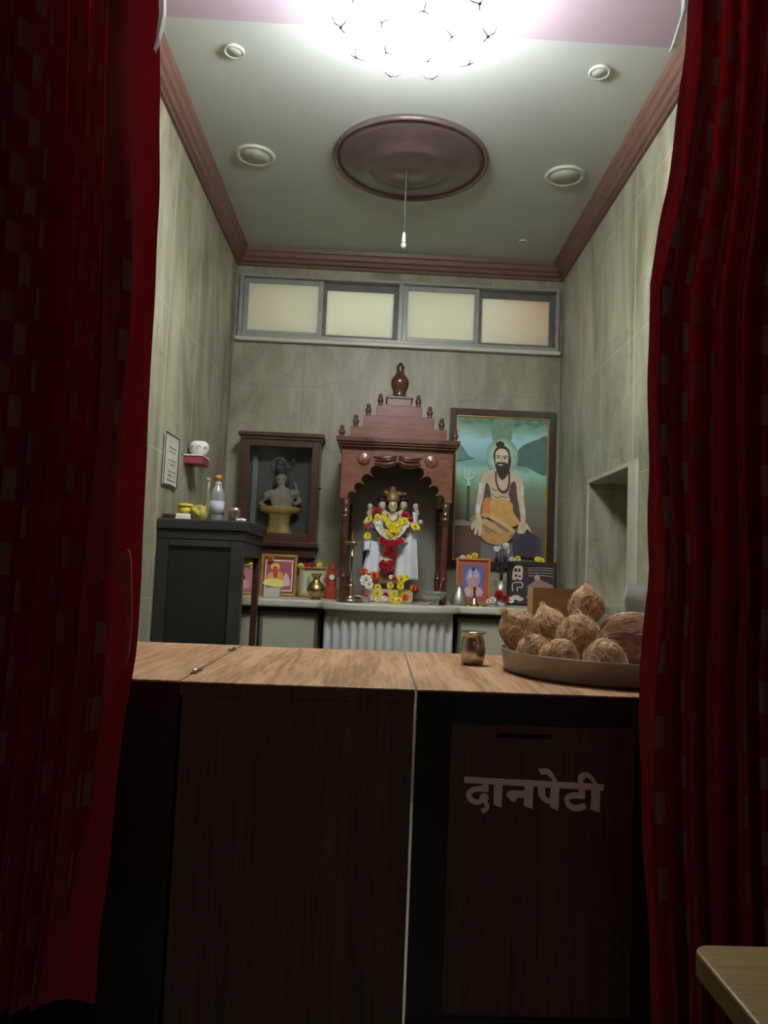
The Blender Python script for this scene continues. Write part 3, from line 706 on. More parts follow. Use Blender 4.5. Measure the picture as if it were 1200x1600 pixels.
# hand bell
p = at(741, 944, 4.1)
b_ = thing('hand_bell', 'small brass hand bell beside the steel pot', 'bell', (p.x, 4.1, Z0+.0005))
MB().lathe([(.026, 0), (.027, .004), (.019, .016), (.015, .036), (.008, .046), (0, .048)], (0, 0, 0), 20).build('bell_body', M_brass, b_)
MB().lathe([(.005, .046), (.008, .054), (.004, .06), (.007, .072), (.004, .08), (.009, .09), (.004, .102), (0, .106)], (0, 0, 0), 12).build('handle', M_dark, b_)
p = at(757, 943, 4.08)
tag(MB().lathe([(0, 0), (.016, 0), (.02, .012), (.021, .014), (.015, .01), (0, .006)], (p.x, 4.08, Z0+.0005), 18).build('brass_dish', M_brass), 'tiny brass dish right of the hand bell', 'dish')
# framed pictures
def frame_thing(name, label, x0, x1, z0, z1, y, wd, m, tilt=0.0, cat='picture frame', group=None, inner=None):
    fr = thing(name, label, cat, ((x0+x1)/2, y, z0), group)
    if tilt: fr.rotation_euler = (-tilt, 0, 0)
    hw = (x1-x0)/2; h = z1-z0
    o = MB(); rect_frame(o, -hw, hw, 0, h, -.018, 0, (wd,)*4); o.build('frame', m, fr, bevel=.003)
    MB().box(-hw+wd*.5, hw-wd*.5, -.004, -.001, wd*.5, h-wd*.5).build('backing_board', M_dark, fr)
    if inner:
        o = MB(); rect_frame(o, -hw+wd, hw-wd, wd, h-wd, -.0145, -.004, (inner[0],)*4); o.build('inner_fillet', inner[1], fr)
    return fr, hw, h, wd
M_fgold = mat('frame_gold', 'b48a48', .4, metal=.5, amt=.2)
# big painting
pz = [at(703, 638, 4.6), at(868, 641, 4.6), at(706, 893, 4.6)]
x0, x1, z0, z1 = .405, 1.058, 1.192, 2.163
fr, hw, h, wd = frame_thing('framed_painting', 'large framed painting of a seated bearded ascetic with trident, right of the shrine', x0, x1, z0, z1, 4.645, .042, mat('frame_dark_brown', '3c2a20', .25, amt=.2, coat=.6), cat='painting', inner=(.007, M_fgold))
iw, ih = hw-.049, h-.098
def cv(px, py): return (-iw+(px-62)/(965-62)*2*iw, .049+(1-(py-50)/(1440-50))*ih)
def paint_bg():
    m = bpy.data.materials.new('painted_landscape'); m.use_nodes = True; N, L = nt(m); b = N['Principled BSDF']; b.inputs['Roughness'].default_value = .45
    tc = N.new('ShaderNodeTexCoord'); sp = N.new('ShaderNodeSeparateXYZ'); L.new(tc.outputs['Object'], sp.inputs[0])
    n = N.new('ShaderNodeTexNoise'); n.inputs['Scale'].default_value = 9; n.inputs['Detail'].default_value = 6; L.new(tc.outputs['Object'], n.inputs[0])
    a = N.new('ShaderNodeMath'); a.operation = 'MULTIPLY_ADD'; a.inputs[1].default_value = .14; a.inputs[2].default_value = -.07; L.new(n.outputs[0], a.inputs[0])
    s = N.new('ShaderNodeMath'); s.operation = 'ADD'; L.new(sp.outputs[2], s.inputs[0]); L.new(a.outputs[0], s.inputs[1])
    mr = N.new('ShaderNodeMapRange'); mr.inputs[1].default_value = .049; mr.inputs[2].default_value = .049+ih; L.new(s.outputs[0], mr.inputs[0])
    cr = N.new('ShaderNodeValToRGB'); e = cr.color_ramp.elements
    stops = [(0, '5f564a'), (.22, '625848'), (.36, '6a7060'), (.5, '6f8a68'), (.57, '88b098'), (.62, '90c0ac'), (.66, '6a9a90'), (.74, '84b4b4'), (.84, '9cc8cc'), (.90, '80a898'), (.97, '5f8268')]
    e[0].position = 0; e[0].color = rgb(lift(stops[0][1])); e[1].position = 1; e[1].color = rgb(lift('56765c'))
    for p_, c in stops[1:]: q_ = e.new(p_); q_.color = rgb(lift(c))
    L.new(mr.outputs[0], cr.inputs[0]); L.new(cr.outputs[0], b.inputs['Base Color']); return m
SK, SKs = 'c8b498', '9a8468'
LY = [(paint_bg(), [(62, 50), (965, 50), (965, 1440), (62, 1440)]),
 *[('55785c' if k % 2 else '628468', ell(95+k*62, 78+14*math.sin(k*2.3), 44, 24+8*math.sin(k*1.7))) for k in range(14)],
 ('6a8a70', [(430,60),(620,60),(610,170),(585,290),(440,300),(405,190)], 1),
 ('4a6a60', [(965,230),(860,250),(760,290),(690,340),(650,430),(655,500),(780,520),(860,560),(965,575)], 1),
 ('5c8078', [(62,350),(110,345),(150,390),(185,440),(240,455),(120,480),(62,480)], 1),
 ('7ea290', ell(515, 430, 160, 180, 32)), ('8aac94', ell(513, 430, 145, 165, 32)), ('98b69c', ell(512, 430, 128, 152, 32)), ('a8c2a4', ell(510, 430, 112, 138, 32)),
 ('5d4038', [(62,1110),(230,1100),(310,1180),(330,1290),(340,1440),(62,1440)], 1),
 ('8c8c80', [(62,1075),(130,1060),(220,1080),(250,1060),(240,1110),(62,1115)], 1),
 ('6a6660', [(330,1270),(640,1270),(660,1440),(330,1440)]),
 ('a8ccb8', ribbon([(125,540),(140,590),(140,640),(185,665),(235,640),(240,590),(232,540)], [4,16,20,24,20,16,4])),
 ('a8ccb8', [(185,540),(203,600),(192,650),(200,680),(206,730),(172,730),(172,680),(180,650),(168,600)]),
 ('3c4a40', [(178,730),(202,730),(200,1060),(178,1060)]),
 ('a0886a', [(215,1065),(240,1020),(300,1000),(300,1030),(240,1060),(240,1100)], 1),
 ('54443c', [(350,640),(700,660),(720,960),(740,1080),(560,1090),(350,900)], 1),          # shadowed body behind arms
 (SK, [(330,610),(390,570),(450,560),(590,555),(640,580),(700,620),(720,700),(640,700),(600,860),(400,860),(370,740),(350,680)], 1),
 (SK, ribbon([(345,630),(320,740),(305,860),(290,960),(300,1040)], [60,62,60,50,46])),
 (SK, ribbon([(665,630),(700,760),(715,880),(735,980),(740,1060)], [62,66,62,56,44])),
 ('54443c', [(360,700),(400,740),(410,860),(360,880)], 1), ('54443c', [(610,690),(655,680),(670,800),(700,960),(660,990),(620,880),(590,800)], 1),
 ('e8e4d4', [(290,700),(320,690),(318,790),(288,800)]), ('e8e4d4', [(712,700),(735,700),(738,800),(718,800)]), ('e8e4d4', [(272,905),(310,910),(305,985),(270,980)]), ('e8e4d4', [(728,915),(750,915),(750,990),(732,990)]),
 (SKs, ribbon([(410,735),(450,762),(500,745)], [6,12,6])), (SKs, ribbon([(520,760),(570,765),(610,740)], [6,12,6])), (SKs, ribbon([(415,800),(480,835),(500,820),(580,830)], 10)),
 ('94755a', [(320,1080),(420,1060),(640,1130),(660,1180),(560,1280),(400,1280),(310,1200)], 1),
 ('c07c40', [(350,850),(430,850),(440,980),(380,1000),(330,1010)], 1),
 ('cc9a50', [(415,862),(610,870),(640,970),(700,1060),(640,1110),(560,1080),(430,1010)], 1),
 ('b07838', ribbon([(540,975),(590,968),(625,950)], 5)),
 ('cfa87c', ribbon([(400,1010),(500,1060),(600,1120),(650,1160)], [40,46,44,30])), ('c49c6c', ribbon([(340,1060),(430,1110),(540,1170),(570,1190)], [60,56,40,16])),
 ('c09060', ribbon([(640,1170),(480,1200),(350,1190),(340,1130)], [30,46,46,30])), ('c49866', ell(370, 1010, 50, 22)), ('b88a50', [(340,1200),(600,1190),(560,1280),(400,1280)], 1),
 (SK, [(250,1060),(330,1040),(335,1110),(320,1200),(300,1210),(295,1150),(275,1205),(255,1190),(265,1130),(235,1160),(225,1120)], 1),
 (SK, [(700,1060),(760,1060),(800,1110),(825,1165),(780,1130),(750,1170),(690,1170),(690,1110)], 1),
 ('443a4c', [(640,1210),(700,1185),(800,1160),(880,1190),(915,1240),(900,1390),(700,1390),(650,1330)], 1), ('3a3340', [(680,1200),(790,1175),(870,1210),(870,1380),(700,1380)], 1),
 ('302620', ell(508, 420, 84, 96)), ('302620', ell(488, 312, 42, 28)), ('302620', [(440,430),(590,430),(585,560),(560,610),(520,655),(490,630),(465,580)], 1),
 ('d0bea0', [(445,400),(470,365),(510,355),(550,370),(572,410),(570,470),(555,520),(460,520),(445,460)], 1),
 ('302620', [(455,495),(500,488),(560,495),(568,560),(540,620),(515,650),(490,620),(462,560)], 1), ('d0bea0', ell(497, 515, 26, 7)),
 ('4a3a30', ribbon([(445,432),(470,426),(495,434)], 9)), ('4a3a30', ribbon([(515,434),(545,426),(570,434)], 9)), ('302620', ell(472, 447, 15, 7)), ('302620', ell(540, 447, 15, 7)),
 ('b09c80', [(500,440),(512,440),(516,480),(498,482)]),
 ('3c2820', ribbon([(452,580),(460,680),(490,750),(530,775),(570,750),(588,680),(585,575)], 13)),
]
picture('canvas', fr, cv, -.004, LY, label='painted canvas')
# orange framed small picture
fr, hw, h, wd = frame_thing('framed_picture', 'small orange-framed picture of a seated person on blue, right of the shrine', .445, .638, Z0+.001, 1.243, 4.33, .012, mat('frame_orange_wood', 'c08040', .4, amt=.1), .12, cat='framed picture')
def cv2(x, y): return (-hw+.01+x/100*(2*hw-.02), .01+y/100*(h-.02))
picture('picture', fr, cv2, -.005, [('9a4838', [(0,0),(100,0),(100,100),(0,100)]), ('5a5a90', [(17,8),(83,8),(83,88),(17,88)]), ('8088b8', ell(50, 58, 24, 24)), ('a8acc8', ell(50, 62, 15, 17)),
 ('b08478', [(24,14),(76,14),(82,28),(66,36),(62,56),(50,62),(38,56),(34,36),(20,28)], 1), ('6a5460', [(46,72),(54,72),(55,82),(45,82)]), ('b08478', ell(50, 70, 6, 8)), ('c09890', ell(32, 26, 11, 10)), ('c09890', ell(68, 26, 11, 10)), ('2c2430', ell(50, 78, 6, 4))])
# dark framed picture
fr, hw, h, wd = frame_thing('framed_picture', 'black-framed dark picture with white outlined symbols below the large painting', .745, 1.03, Z0+.001, 1.236, 4.40, .016, mat('frame_black', '2a221c', .4), .1, cat='framed picture', inner=(.003, mat('fillet_grey', '6a6458', .5)))
def cv3(x, y): return (-hw+.014+x/100*(2*hw-.028), .014+y/100*(h-.028))
WH = 'c0b4a8'
LL = [('2e2226', [(0,0),(100,0),(100,100),(0,100)]),
 (WH, [(6,62),(8,84),(14,95),(26,96),(30,88),(29,64),(24,58),(18,62),(12,58)], 1), ('2e2226', ell(14, 84, 3.5, 5)), ('2e2226', ell(22, 84, 3, 5)), ('2e2226', ell(15, 70, 2.5, 4)), ('2e2226', ell(23, 68, 3, 3)),
 (WH, ribbon([(8, 30), (8, 50), (28, 52), (28, 40), (18, 40), (18, 30)], 2.6, 3)), (WH, ell(15, 14, 10, 6)), (WH, ell(24, 10, 8, 5))]
for q in (92, 86, 79, 72): LL.append((WH, ribbon([(42, q-2), (70, q), (98, q-1)], 1.0, 3)))
LL += [('8a6c68', [(42,40),(50,52),(58,60),(60,72),(66,74),(70,62),(80,56),(94,50),(98,40)], 1), ('b09080', ell(62, 66, 6, 7)), ('9a7c70', [(40,20),(60,30),(95,40),(90,14),(45,10)], 1)]
picture('picture', fr, cv3, -.005, LL)
# left frames
def small_pic(lab, a, b, zt, y, fm, bgc, layers, tilt=.1, inner=None):
    f_, hw_, h_, wd_ = frame_thing('framed_picture', lab, a, b, Z0+.001, zt, y, .012, fm, tilt, cat='framed picture', inner=inner)
    c_ = lambda x, y_: (-hw_+.01+x/100*(2*hw_-.02), .01+y_/100*(h_-.02))
    picture('picture', f_, c_, -.005, [(bgc, [(0,0),(100,0),(100,100),(0,100)])]+layers)
    return f_
small_pic('gold-framed picture of a garlanded figure on pink, under the wall showcase', -.67, -.462, 1.222, 4.45, M_fgold, '6a3428', [('e0d6c4', [(8,8),(92,8),(92,90),(8,90)]), ('9a4858', [(11,11),(89,11),(89,87),(11,87)]),
  ('d8b04a', ell(38, 72, 14, 10)), ('c89048', [(20,30),(60,30),(66,48),(52,60),(28,58),(14,46)], 1), ('d8d070', [(8,24),(60,18),(70,32),(40,40),(10,36)], 1), ('b03820', [(32,70),(44,70),(46,46),(36,44)], 1), ('c4a8a0', [(64,24),(84,24),(82,44),(70,56)], 1)], inner=(.004, M_fgold))
small_pic('narrow gold-framed pale green picture behind the brass pot', -.448, -.288, 1.158, 4.44, M_fgold, '8c9478', [('a8ac90', [(12,10),(88,10),(88,88),(12,88)]), ('6c7a60', ell(45, 50, 20, 26)), ('9aa088', ell(45, 62, 9, 12))])
small_pic('pink framed picture seen between the black cabinet and its rear leg', -.87, -.69, 1.16, 4.46, M_fgold, '8c5a58', [('a06a6c', [(10,14),(90,14),(90,90),(10,90)]), ('4a3430', ell(50, 56, 16, 12)), ('b08880', [(20,20),(80,20),(70,46),(30,46)], 1)])
FRM = [('yellow', (742, 868, 4.355), 'on top of the orange-framed picture'), ('yellow', (733, 871, 4.355), 'second one on top of the orange-framed picture'), ('white', (723, 872, 4.355), 'at the left end on top of the orange frame'),
 ('yellow', (809, 873, 4.42), 'on the left of the black-framed picture'), ('white', (800, 875, 4.42), 'beside the yellow flower on the black frame'), ('yellow', (840, 874, 4.42), 'on the right of the black-framed picture'), ('yellow', (846, 876, 4.42), 'right end on top of the black-framed picture'),
 ('red', (488, 884, 4.452), 'on top of the narrow green picture'), ('red', (480, 885, 4.452), 'left one of the two on the narrow green picture'), ('yellow', (500, 883, 4.452), 'right end on top of the narrow green picture'), ('yellow', (470, 884, 4.452), 'left end on top of the narrow green picture'), ('orange', (424, 874, 4.45), 'hung at the top of the garlanded figure picture'), ('yellow', (393, 883, 4.47), 'on top of the pink picture by the cabinet')]
for k, (x, y, Y), wh in FRM:
    flower(k, at(x, y, Y), CN[k]+' '+wh, 'flowers laid on the picture frames', 1.1, 1.1, random.uniform(-.4, .4))
tag(MB().box(-.612, -.525, 4.2, 4.28, Z0+.0005, Z0+.052).build('white_box', mat('box_white', 'c9c6be', .6), bevel=.004), 'low white box on the slab in front of the gold-framed picture', 'box')
# brass kalash
p = at(493, 936, 4.15)
tag(MB().lathe([(0, 0), (.026, 0), (.028, .004), (.02, .012), (.036, .024), (.05, .045), (.05, .06), (.038, .082), (.02, .1), (.018, .115), (.03, .138), (.033, .14), (.026, .136), (.012, .11), (0, .10)], (p.x, 4.15, Z0+.0005), 28).build('brass_pot', mat('brass_pale', 'b89a68', .3, metal=1, amt=.1)), 'round brass water pot with flared neck left of the shrine', 'pot')
# small red figure
r = thing('figurine', 'small orange-red figurine standing against the left side of the shrine', 'figurine', (-.252, 4.32, Z0+.0005))
o = MB(); o.box(-.03, .03, -.025, .025, 0, .06); o.tube([(0, 0, .05), (0, 0, .15)], [.028, .02], 10); o.ball((.0, 0, .175), (.017, .017, .02)); o.ball((0, 0, .195), (.009, .009, .014))
o.tube([(-.02, 0, .14), (-.04, -.01, .1), (-.02, -.03, .09)], [.01, .009, .008], 8); o.tube([(.02, 0, .14), (.04, 0, .12), (.035, 0, .17)], [.01, .009, .008], 8)
u = o.build('figure_body', mat('vermilion', 'a83a22', .5, amt=.2, scale=40), r); remesh(u, .004)
o = MB(); o.lathe([(.014, .0), (.017, .004), (.014, .008)], (0, -.022, .12), 10, M=Matrix.Rotation(PI/2, 4, 'X')); o.build('ornament', M_white, r)
# steel vase with flower stems
p = at(782, 936, 4.28)
v_ = thing('flower_vase', 'ribbed steel tumbler vase holding dark stems with white flowers', 'vase', (p.x, 4.28, Z0+.0005))
MB().lathe([(0, 0), (.026, 0), (.029, .06), (.037, .14), (.035, .14), (.027, .06), (.024, .004), (0, .004)], (0, 0, 0), 24, lobe=(12, .03)).build('tumbler', M_steeld, v_)
o = MB()
for dx, dz in ((-.03, .30), (-.01, .33), (.012, .335), (.03, .31), (.0, .28)): o.tube([(0, 0, .01), (dx*.3, 0, .18), (dx, 0, dz)], .0025, 6)
for dx, dz in ((-.03, .26), (-.012, .24), (.02, .26), (.026, .22), (-.02, .2)): o.ball((dx, 0, dz), (.013, .006, .02), sub=1)
o.build('stems', mat('dark_stem', '23221c', .6), v_, label='dark stems and leaves')
for i, (dx, dz) in enumerate(((-.032, .315), (-.018, .325), (.006, .33), (.022, .335), (.036, .32), (.04, .30))):
    c = [c for c in COL.objects if c.parent == protos['white']][0].copy(); COL.objects.link(c); c.name = 'blossom'; c.parent = v_; c.location = (dx, -.008, dz); c.rotation_euler = (1.4, 0, i); c.scale = (1.1,)*3
for k, x, y, s, wh in (('red', 780, 930, 1.5, 'in front of the steel vase, upper one'), ('red', 790, 936, 1.2, 'in front of the steel vase, lower right one'), ('white', 770, 938, 1.2, 'left of the roses in front of the vase'), ('white', 783, 941, 1.3, 'nearest the slab edge in front of the vase'), ('white', 798, 938, 1.1, 'right of the roses in front of the vase'), ('white', 763, 940, .9, 'leftmost before the vase')):
    q = at(x, y, 4.12); q.z = max(q.z, Z0+.014); flower(k, q, CN[k]+' '+wh, 'flowers in front of the vase', s, 1.2, 0)

# ------------------------------------------------------------------ wall showcase
x0, x1, z0, z1 = -.825, -.368, 1.268, 1.925; yb, yf = YB-.002, 4.50
s = thing('wall_showcase', 'dark wooden glass-fronted showcase hanging on the wall left of the shrine', 'showcase', ((x0+x1)/2, yb, z0))
def sp2(mb, name, mtl, bevel=0, **k):
    u = mb.build(name, mtl, s, bevel=bevel, **k); u.location = -s.location; return u
for (a, b, n) in ((x0, x0+.02, 'side_panel'), (x1-.02, x1, 'side_panel')): sp2(MB().box(a, b, yf+.02, yb, z0+.03, z1-.03), n, M_dark)
sp2(MB().box(x0+.02, x1-.02, yb-.012, yb, z0+.03, z1-.03), 'back_panel', mat('showcase_back', '56524e', .5, amt=.2))
o = MB(); rect_frame(o, x0, x1, z0+.03, z1-.03, yf, yf+.02, (.045, .045, .05, .04)); sp2(o, 'door_frame', M_dark, .003)
sp2(MB().box(x0+.045, x1-.045, yf+.008, yf+.011, z0+.08, z1-.07), 'glass', glassy('showcase_glass', 'f2f5f2', -.02, .04))
o = MB(); o.box(x0-.01, x1+.01, yf-.01, yb, z1-.03, z1-.012); o.box(x0-.022, x1+.022, yf-.022, yb, z1-.012, z1+.012); sp2(o, 'cornice', M_dark, .004)
o = MB(); o.box(x0-.008, x1+.008, yf-.012, yb, z0+.0, z0+.03); o.box(x0+.03, x1-.01, yf+.02, yb, z0-.06, z0); sp2(o, 'base_moulding', M_dark, .004)
for a, b in ((x0+.048, x0+.078), (x1-.066, x1-.056)): sp2(MB().box(a, b, yb-.03, yb-.012, z0+.1, z1-.11), 'mirror_strip', mat('mirror_strip_grey', '8e9698', .3), 0, label='grey mirror strip')
sp2(MB().tube([(x1+.0, yf+.03, 1.62), (x1+.014, yf+.03, 1.62)], .006, 8), 'knob', M_black)
sp2(MB().box(x0+.03, x1-.03, yf+.02, yb-.012, z0+.0305, z0+.05), 'shelf', M_dark)
# statue inside
def PS(x, y, Y=4.6): return at(375+x/7.62, 670+y/7.62, Y)
g = thing('statue', 'pale bust figure with tall hair and crescent rising behind a golden basin in the showcase', 'statue', PS(490, 1150))
o = MB(); Yq = 4.605
def q_(x, y, Y=Yq): v = PS(x, y, Y); return v-g.location
o.ball(q_(495, 610), (.034, .026, .042)); o.tube([q_(495, 660), q_(497, 740)], [.02, .024], 10); o.ball(q_(500, 830), (.075, .03, .075)); o.ball(q_(500, 930), (.06, .028, .05))
o.tube([q_(400, 770), q_(310, 800), q_(240, 890), q_(300, 930, 4.58)], [.03, .028, .02, .016], 10); o.tube([q_(600, 770), q_(680, 780), q_(710, 870), q_(640, 900, 4.58)], [.03, .026, .02, .016], 10)
o.ball(q_(650, 650), (.007, .007, .012)); o.tube([q_(650, 800), q_(670, 700), q_(660, 640)], [.014, .01, .005], 8)
u = o.build('body', mat('statue_pale', 'a8968a', .6, amt=.1, scale=20), g); remesh(u, .005)
o = MB(); o.ball(q_(490, 480), (.036, .026, .03)); o.ball(q_(485, 410), (.028, .022, .03)); o.ball(q_(430, 620), (.012, .02, .03)); o.ball(q_(560, 640), (.012, .02, .03)); o.build('hair', mat('statue_hair', '4a4c48', .6), g)
o = MB(); o.tube([q_(*p) for p in crom([(400, 490), (400, 400), (440, 350), (510, 350), (550, 400)], False, 5)], [.003]*21, 8); o.ball(q_(640, 380), .012, sub=1); o.tube([q_(*p) for p in ((560, 440), (580, 465), (610, 440))], .003, 6); o.build('halo_ring', mat('statue_grey', '8a8c86', .5), g)
o = MB()
for x in (472, 520): o.ball(q_(x, 600, 4.58), (.006, .003, .003), sub=1)
o.ball(q_(497, 648, 4.578), (.008, .002, .002), sub=1); o.build('face_details', M_hair, g)
o = MB(); cxp = PS(480, 940).x; zb = PS(480, 1190).z; zt = PS(480, 930).z
zb = z0+.0505
tag(MB().lathe([(.0, 0), (.1, 0), (.105, .012), (.085, .03), (.068, .05), (.07, .09), (.1, .1), (.135, .108), (.138, .125), (.11, .128), (.05, .12), (0, .12)], (0, 0, 0), 28, lobe=None).build('golden_basin', M_gold), 'golden pedestal basin at the bottom of the glass showcase', 'basin')
bb = COL.objects['golden_basin'] if 'golden_basin' in COL.objects else None
bb.location = (PS(480, 940).x, 4.575, zb); bb.scale = (.9, .36, (zt-zb)/.128)

# ------------------------------------------------------------------ black cabinet on the left and its contents
c = thing('cabinet', 'tall black wooden cabinet with moulded top against the left wall', 'cabinet', (-.75, 3.5, 0))
def cp(mb, name, mtl, bevel=0, **k):
    u = mb.build(name, mtl, c, bevel=bevel, **k); u.location = -c.location; return u
CX1 = -.575; ZC = 1.338
cp(MB().box(XL+.002, CX1+.022, 3.285, 3.82, ZC-.045, ZC), 'cabinet_top', M_blackbox, .006)
cp(MB().box(XL+.002, CX1+.006, 3.297, 3.30+.5, ZC-.085, ZC-.046), 'top_rail', M_blackbox, .003)
o = MB(); rect_frame(o, XL+.002, CX1, 0, ZC-.086, 3.30, 3.345, (.05, .055, .08, .03)); cp(o, 'front_frame', M_blackbox, .003)
cp(MB().box(XL+.052, CX1-.055, 3.312, 3.33, .08, ZC-.116), 'front_panel', mat('black_panel', '1c1d1a', .45, amt=.3, scale=6), 0)
cp(MB().box(CX1-.028, CX1-.0, 3.345, 3.78, ZC-.15, ZC-.086), 'side_rail', M_blackbox)
cp(MB().box(CX1-.03, CX1+.0, 3.76, 3.80, 0, ZC-.087), 'rear_leg', M_dark, .002, label='dark brown rear leg')
cp(MB().box(XL+.002, XL+.03, 3.76, 3.80, 0, ZC-.087), 'rear_leg', M_dark, .002)
cp(MB().box(XL+.002, CX1-.03, 3.36, 3.79, .7, .72), 'shelf', M_blackbox)
# things on the cabinet
ZC2 = ZC+.0005
b_ = thing('water_bottle', 'clear plastic water bottle with orange cap on the black cabinet', 'bottle', (-.722, 3.42, ZC2))
MB().lathe([(0, 0), (.028, 0), (.031, .006), (.031, .04), (.029, .05), (.031, .06), (.031, .12), (.027, .135), (.017, .158), (.012, .168), (.012, .182), (0, .182)], (0, 0, 0), 24).build('bottle_body', mat('pet_plastic', 'c2c8c4', .12, trans=.55, amt=.03), b_)
MB().lathe([(.0315, .03), (.0317, .09), (.0315, .09)], (0, 0, 0), 24).build('bottle_label', mat('label_lilac', 'b8b8c6', .5), b_)
MB().lathe([(.0145, .183), (.0145, .203), (.012, .206), (0, .206)], (0, 0, 0), 16).build('cap', mat('cap_orange', 'd88030', .4), b_)
MB().lathe([(.0127, .166), (.016, .168), (.016, .1715), (.0127, .172)], (0, 0, 0), 16).build('neck_ring', M_white, b_)
b_ = thing('round_box', 'yellow-lidded round box stacked left of the yellow bag on the cabinet', 'box', (-.864, 3.44, ZC2+.03))
MB().lathe([(0, 0), (.03, 0), (.03, .03), (0, .03)], (0, 0, 0), 24).build('box_body', mat('box_yellow', 'c8b440', .5), b_)
MB().lathe([(0, .0305), (.034, .0305), (.035, .04), (.03, .045), (0, .045)], (0, 0, 0), 24).build('lid', mat('lid_yellow', 'dcc640', .45), b_)
tag(MB().box(-.9, -.832, 3.40, 3.46, ZC2, ZC2+.029).build('white_tub', M_white, bevel=.006), 'low white box under the yellow round box on the cabinet', 'box')
o = MB(); o.ball((0, 0, 0), (.038, .034, .036), sub=4)
for v in o.bm.verts:
    n_ = noise.noise(v.co*40)+.5*noise.noise(v.co*90); v.co += v.co.normalized()*n_*.012; v.co.z = max(v.co.z, -.034)
tag(o.build('plastic_bag', cloth_mat('yellow_plastic', 'c4bc58', 'c8c050', .3), loc=(-.795, 3.43, ZC2+.0345)), 'crumpled yellow plastic bag on the black cabinet beside the bottle', 'bag')
tag(MB().lathe([(0, 0), (.026, 0), (.028, .005), (.027, .045), (.031, .062), (.029, .062), (.025, .045), (.025, .004), (0, .004)], (-.638, 3.4, ZC2), 24).build('steel_tumbler', M_steel), 'short steel tumbler near the right end of the cabinet', 'tumbler')
b_ = thing('glass_bottle', 'thin tall translucent bottle behind the yellow bag', 'bottle', (-.81, 3.62, ZC2))
MB().lathe([(0, 0), (.018, 0), (.018, .09), (.012, .11), (.008, .16), (.008, .2), (0, .2)], (0, 0, 0), 16).build('bottle_body', mat('glass_beige', 'a8a088', .2, amt=.1, trans=.4), b_)
MB().lathe([(0, .2), (.009, .2), (.009, .215), (0, .216)], (0, 0, 0), 12).build('cap', mat('cap_pale', 'b4ac98', .5), b_)
tag(MB().lathe([(0, 0), (.02, 0), (.022, .05), (.012, .075), (0, .08)], (-.768, 3.66, ZC2), 14).build('brown_jar', mat('jar_brown', '5e3020', .4)), 'small brown jar half hidden behind the water bottle', 'jar')
for i, (x, y, lab) in enumerate(((-.59, 3.34, 'crumpled white paper scrap at the right corner of the cabinet top'), (-.612, 3.36, 'small crumpled white paper bit beside the steel tumbler'))):
    o = MB(); o.ball((0, 0, 0), (.014, .01, .008), sub=2)
    for v in o.bm.verts: v.co += v.co*noise.noise(v.co*150+Vector((i, 0, 0)))*.7; v.co.z = max(v.co.z, -.006)
    tag(o.build('paper_scrap', M_white, loc=(x, y, ZC2+.0065)), lab, 'paper', 'paper scraps on the cabinet')
o = MB(); o.lathe([(0, 0), (.02, 0), (.028, .02), (.03, .022), (.02, .016), (0, .008)], (-.925+.014, 3.36, ZC2), 16)
tag(o.build('small_bowl', M_steeld), 'tiny steel bowl at the left end of the cabinet top', 'bowl')
# wall calendar / chart on the left wall
r = thing('wall_chart', 'white framed paper chart hanging on the left wall', 'chart', (XL+.006, 3.43, 1.6))
o = MB(); o.box(0, .004, -.125, .1, -.115, .115); o.build('sheet', mat('chart_paper', 'd0cebc', .6), r)
o = MB()
for z in (-.113, .111): o.box(.004, .007, -.125, .1, z, z+.004)
for y in (-.125, .096): o.box(.004, .007, y, y+.004, -.11, .11)
o.build('border', M_blackbox, r)
o = MB(); random.seed(3)
for j, z in enumerate((.055, .0, -.05, -.09)):
    o.box(.0042, .0052, -.06, .06, z, z+.003)
    for k in range(4): o.box(.0042, .0052, -.05+k*.028, -.05+k*.028+.014, z-.018+random.uniform(-.004, .004), z-.014)
o.build('printed_lines', mat('ink_grey', '3a3a34', .6), r)
# shelf bracket with painted pot
tag(MB().box(XL+.001, XL+.09, 3.66, 3.80, 1.625, 1.66).build('wall_shelf', mat('shelf_red', '9c4048', .5), bevel=.003), 'small red shelf block fixed on the left wall', 'shelf')
tag(MB().box(XL+.001, XL+.092, 3.655, 3.805, 1.6605, 1.668).build('shelf_cover', M_white, bevel=.002), 'white cover strip lying on the red wall shelf', 'cover')
r = thing('painted_pot', 'white pot painted with dark curls on the red wall shelf', 'pot', (XL+.055, 3.73, 1.6685))
MB().lathe([(0, 0), (.026, 0), (.04, .016), (.048, .036), (.045, .056), (.036, .068), (.031, .072), (.028, .07), (0, .06)], (0, 0, 0), 24).build('pot_body', M_white, r)
o = MB(); Mx = Matrix.Rotation(PI/2, 4, 'X')
for a0, rr in ((-1.45, .012), (-.75, .010), (-2.2, .010)):
    pts = []
    for k in range(14):
        t_ = k/13*5; q1 = rr*(1-k/18); a_ = a0+q1*math.cos(t_)/.047; z_ = .036+q1*math.sin(t_)
        rad = .0475-abs(z_-.038)*.15; pts.append((rad*math.cos(a_), rad*math.sin(a_), z_))
    o.tube(pts, .0016, 5)
o.build('painted_curls', M_hair, r)
tag(MB().box(XL+.001, XL+.012, 3.83, 3.845, 1.69, 1.73).build('wall_hook', M_black, bevel=.002), 'small dark hook on the left wall beside the painted pot', 'hook')

